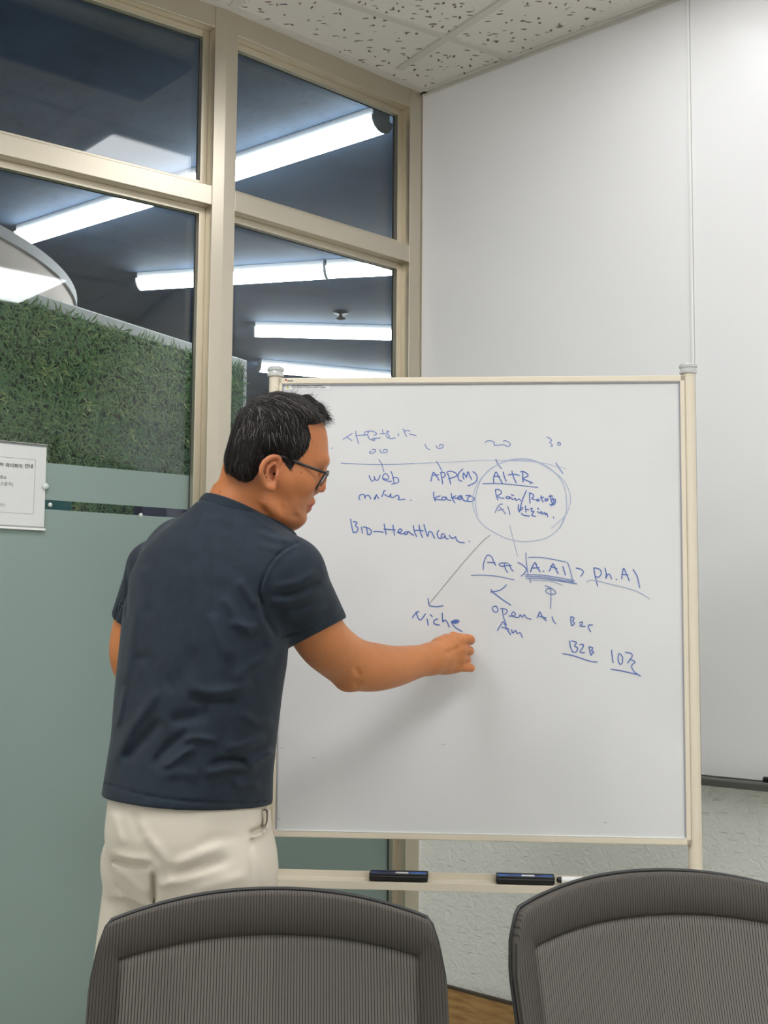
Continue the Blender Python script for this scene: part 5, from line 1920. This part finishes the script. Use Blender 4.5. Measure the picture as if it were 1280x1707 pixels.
# gaping side pocket
tr.fold(Q(595, 178, 625, 165, 642, 140, 640, 108), -.016, 4.0, taper=False, blo=(-.9, 1.9, .3), bhi=(0, 2.4, 1.))
tr.fold(Q(600, 190, 635, 176, 654, 145, 656, 105), .009, 4.0, taper=False, blo=(-.9, 1.9, .3), bhi=(0, 2.4, 1.))
tr.plane((0, 0, .055), (0, 0, -1), .006)
tro, _ = tr.mesh('trousers', M['chino'], person, relax=1)
# shoes
for an, yaw_ in ((Ran, .45), (Lan, .75)):
    f = np.array([math.sin(yaw_), math.cos(yaw_), 0.])
    r_ = np.array([f[1], -f[0], 0])
    g = np.array([an[0], an[1], 0])
    sv = Vol(g - np.array([.2, .2, .0]) - np.array([0, 0, .02]), g + np.array([.3, .3, .16]), .006)
    sv.chain([g - f * .04 + Zv * .05, g + f * .06 + Zv * .045, g + f * .16 + Zv * .033], [.044, .043, .034], .02)
    sv.chain([g - f * .03 + Zv * .06, g - f * .01 + Zv * .11], [.042, .045], .02)
    sv.ell(g + f * .15 + Zv * .03, (f, r_, Zv), (.06, .046, .034), .02)
    sv.plane((0, 0, .012), (0, 0, -1), .004)
    sho, _ = sv.mesh('shoe', M['shoe'], person)
    ol = [g + f * (.065 + .145 * math.cos(t)) + r_ * (.048 * math.sin(t) * (1 - .12 * math.cos(t - .4))) for t in np.linspace(0, 2 * math.pi, 40, endpoint=False)]
    MB().prism([p + Zv * .0005 for p in ol], Zv * .018).build('shoe_sole', M['sole'], sho, bevel=.004)

# ------------------------------------------------------------ HAIR
HAIRP = [(551, 698), (544, 700), (535, 706), (522, 709), (514, 708), (519, 727), (516, 745), (508, 757), (500, 766), (491, 775), (487, 783), (480, 784), (474, 774), (466, 764), (456, 756), (444, 762), (436, 774), (430, 792), (421, 802), (408, 809), (394, 806), (380, 799),
         (364, 795), (364, 780), (366, 750), (376, 715), (390, 680), (420, 655), (460, 642), (500, 650), (530, 670), (556, 694)]
HAIRPP = np.array([np.array(p, float) for p in HAIRP])
hv = Vol(HO - np.array([.13, .14, .05]), HO + np.array([.15, .14, .20]), .0028)


def hair_fn(P):
    u, v, w = huv(P)
    nx, ny = near_px(P)
    s = -poly_sd(nx, ny, HAIRPP) * MPP
    th = .0185 * sstep(-.001, .030, s) * (1 - .35 * sstep(700, 790, v)) + .004 * sstep(690, 655, v)
    # locks: ridges that run back to front on top and down the sides
    n1 = np.sin(u * .42 + .05 * v + 9 * np.sin(w * 40)) * np.sin(w * 260 + u * .05)
    n2 = np.sin(u * .75 + v * .12 + 40 * w) * sstep(690, 720, v)
    th = th + (.0011 * n1 + .0009 * n2) * sstep(.004, .02, s)
    return head_fn(P) - th + .004 * sstep(.0, -.006, s) + np.where(s < -.001, .003, 0)


hv.add(hair_fn, hv.lo, hv.lo + hv.h * (hv.n - 1), .001)
for w in (-.045, -.025, 0, .02, .036):
    hv.chain([hp(512, 668, w * .9), hp(532, 683, w), hp(546 - abs(w) * 220, 697, w)], [.012, .010, .0045], .008)
def strand_color(r):
    if r < .075: return lin((138, 132, 126))
    if r < .22: return lin((84, 78, 74))
    return lin((24, 22, 22)) if r < .7 else lin((36, 31, 29))


ho, hco = hv.mesh('hair', M['hair'], person, relax=1)
ca = ho.data.color_attributes.new('tint', 'FLOAT_COLOR', 'POINT')
hcol = np.tile(np.array([*lin((17, 15, 15)), 1.]), (len(hco), 1))
ca.data.foreach_set('color', hcol.astype(np.float32).ravel())
# strands over the cap
rs = np.random.default_rng(12)
me = ho.data
nrm = np.empty(len(me.vertices) * 3, np.float32)
me.vertices.foreach_get('normal', nrm)
nrm = nrm.reshape(-1, 3).astype(float)
uu, vv, ww = huv(hco)
cand = np.where((np.linalg.norm(hco - HO, axis=1) > .075) & ((hco - HO) @ np.array([0, 0, 1.]) > -.025))[0]
pick = rs.choice(cand, min(13000, len(cand)), replace=False)
# keep the strands that start well inside the hair outline
nx_, ny_ = near_px(hco)
sd_all = -poly_sd(nx_, ny_, HAIRPP) * MPP
SV_, SF_, SC_ = [], [], []
crown = hp(412, 668)
for i in pick:
    if sd_all[i] < .003: continue
    p, n = hco[i], nrm[i]
    u, v = uu[i], vv[i]
    top_w = float(sstep(715, 675, np.array(v)))
    away = p - crown
    away -= n * (away @ n)
    away /= np.linalg.norm(away) + 1e-9
    down = -Zv + hf_ * (.35 if u > 440 else -.10)
    fwd = hf_ * 1.0 - Zv * .25
    d = down * (1 - top_w) + (fwd * .6 + away * .8) * top_w
    d = d + rs.normal(0, .22, 3)
    d -= n * (d @ n)
    d /= np.linalg.norm(d) + 1e-9
    ln = rs.uniform(.012, .026) * (1.25 if top_w > .5 else (.8 if v > 760 else 1.0))
    if sd_all[i] < .012: ln *= .7
    lift = rs.uniform(.02, .16) + (.22 if (top_w > .6 and rs.uniform() < .10) else 0)
    wdt = rs.uniform(.00028, .0005)
    sd_ = np.cross(d, n)
    rr_ = rs.uniform()
    if v > 740 and rr_ < .1: rr_ = .5
    c = strand_color(rr_)
    n0 = len(SV_)
    pts = []
    for k in range(5):
        t = k / 4
        q = p + n * (.0006 + lift * ln * t - (.30 * lift + .12) * ln * t * t) + d * (ln * t) - Zv * (.10 * ln * t * t)
        pts.append(q)
        ww_ = wdt * (1 - .75 * t)
        SV_ += [q + sd_ * ww_, q - sd_ * ww_]
        SC_ += [c, c]
    for k in range(4):
        SF_.append((n0 + 2 * k, n0 + 2 * k + 1, n0 + 2 * k + 3, n0 + 2 * k + 2))
# stray hairs: loops standing off the crown and a spiky fringe
def stray(p, d, n, ln, curl, wdt):
    sd_ = np.cross(d, n); sd_ /= np.linalg.norm(sd_) + 1e-9
    n0 = len(SV_)
    for k in range(9):
        t = k / 8
        a = curl * t
        q = p + (d * math.sin(a) + n * (1 - math.cos(a)) * 0 + n * math.sin(a) * .0) * 0
        q = p + n * ln * (math.sin(min(a, math.pi)) / max(curl, .01)) + d * ln * ((1 - math.cos(a)) / max(curl, .01))
        SV_.append(q + sd_ * wdt * (1 - .6 * t)); SV_.append(q - sd_ * wdt * (1 - .6 * t))
        SC_.append(lin((26, 23, 22))); SC_.append(lin((26, 23, 22)))
    for k in range(8): SF_.append((n0 + 2 * k, n0 + 2 * k + 1, n0 + 2 * k + 3, n0 + 2 * k + 2))


topi = cand[(vv[cand] < 690)]
for i in rs.choice(topi, 260, replace=False):
    n = nrm[i]; d = hf_ * rs.normal(.3, .6) + hr_ * rs.normal(0, .6)
    d -= n * (d @ n); d /= np.linalg.norm(d)
    stray(hco[i] - n * .002, d, n, rs.uniform(.010, .024), rs.uniform(1.2, 2.9), .00030)
fri = cand[(vv[cand] < 712) & (uu[cand] > 520)]
for i in rs.choice(fri, min(260, len(fri)), replace=False):
    n = nrm[i]; d = hf_ * rs.uniform(.5, 1.2) - Zv * rs.uniform(.2, .9) + hr_ * rs.normal(0, .3)
    d -= n * (d @ n) * .7; d /= np.linalg.norm(d)
    stray(hco[i] - n * .002, d, (n * .5 + d * .5) / np.linalg.norm(n * .5 + d * .5), rs.uniform(.008, .018), rs.uniform(.6, 1.6), .00032)
smb = MB()
smb.v, smb.f = [tuple(x) for x in SV_], SF_
st_o = smb.build('hair_strands', M['hair'], None, normals=False)
ca = st_o.data.color_attributes.new('tint', 'FLOAT_COLOR', 'POINT')
ca.data.foreach_set('color', np.c_[np.array(SC_), np.ones(len(SC_))].astype(np.float32).ravel())
st_o.parent = ho
st_o['kind'] = 'stuff'
# eyebrows
for sg in (-1, 1):
    eb = MB()
    for k in range(320):
        t = rs.uniform()
        c = spline([hp(545.5, 769, sg * .010), hp(541, 766.5, sg * .03), hp(527, 767, sg * .052)], 6)
        j = min(int(t * 12), 11)
        q = c[j] + (c[j + 1] - c[j]) * (t * 12 - j) + Zv * rs.normal(0, .0026)
        e = (c[j + 1] - c[j]) / np.linalg.norm(c[j + 1] - c[j]) + Zv * rs.normal(.25, .25)
        o_ = hf_ * .9 + hr_ * sg * .3
        q = q + o_ * .0028
        eb.tube([q - e * .002, q + e * .003 + o_ * .0012, q + e * .007], [.0007, .0006, .0002], 3)
    eb.build('eyebrow', M['specs'], person, normals=False)
    ec = hp(521.5, 786.5, sg * .0315)
    look = hf_ * .86 - Zv * .5
    ev = MB()
    X_ = np.cross(look, Zv); X_ /= np.linalg.norm(X_)
    Y_ = np.cross(X_, look)
    ev.lathe(ec, [(.0118 * math.sin(t), -.0118 * math.cos(t)) for t in np.linspace(.02, math.pi - .02, 14)], 20, (X_, Y_, look))
    eo = ev.build('eye', M['eye'], person, True)
    MB().lathe(ec, [(.0119 * math.sin(t), .0119 * math.cos(t)) for t in np.linspace(.5, .01, 6)], 18, (X_, Y_, look)).build('iris', M['iris'], eo, True)

# ------------------------------------------------------------ GLASSES
GT = lambda t, w: hp(548.5 - 17 * t, 787.5 + 28 * t, w)          # down the lens plane
down_ = GT(1, 0) - GT(0, 0)
lh = np.linalg.norm(down_)
down_ /= lh
gl_root = None
fw = []
rim_sets = []
for sg in (1, -1):
    pts = []
    for t in np.linspace(0, 2 * math.pi, 40, endpoint=False):
        a = .0245 * np.sign(math.cos(t)) * abs(math.cos(t)) ** .7
        b = .5 * lh * 1.12 * np.sign(math.sin(t)) * abs(math.sin(t)) ** .75
        c = hp(540.5, 802.0, sg * .0345)
        back_ = -hf_ * (.0022 * ((abs(.0345 + a) / .06) ** 2) * 4)
        pts.append(c + hr_ * (sg * a) + down_ * b + back_)
    rim_sets.append(pts)
gm = MB()
for pts in rim_sets:
    gm.tube(pts, .0016, 8, closed=True)
gm.tube(spline([rim_sets[0][18] + Zv * .004, hp(544.5, 791, 0) + hf_ * .003, rim_sets[1][18] + Zv * .004], 5), .0012, 8)
frm = gm.build('glasses_frame', M['specs'], person, True)
for pts in rim_sets:
    MB().prism([p - hf_ * .0004 for p in pts], hf_ * .0012).build('lens', M['lens'], frm)
for sg, pts in ((1, rim_sets[0]), (-1, rim_sets[1])):
    hinge = pts[36] if sg == 1 else pts[36]
    h0 = hp(545, 790.0, sg * .0595)
    tmp = [h0, hp(540, 787.5, sg * .0690), hp(510, 776.5, sg * .0790), hp(480, 764.5, sg * .0840), hp(464, 759.8, sg * .0850), hp(452, 758, sg * .0840), hp(442, 763, sg * .081), hp(436, 772, sg * .077)]
    MB().tube(spline(tmp, 5), .0025, 8, flat=.55, up=Zv).build('temple', M['specs'], frm, True)
    MB().tube([hp(535, 797, sg * .010), hp(531, 803, sg * .009)], .0022, 8).build('nose_pad', M['clear'], frm, True)

# marker in the writing hand, tip on the board under the last letter
tip = bp(757, 1052.5, .0012)
gr = FH(763, 1072, 2.668)
back_e = tip + (gr - tip) / np.linalg.norm(gr - tip) * .125
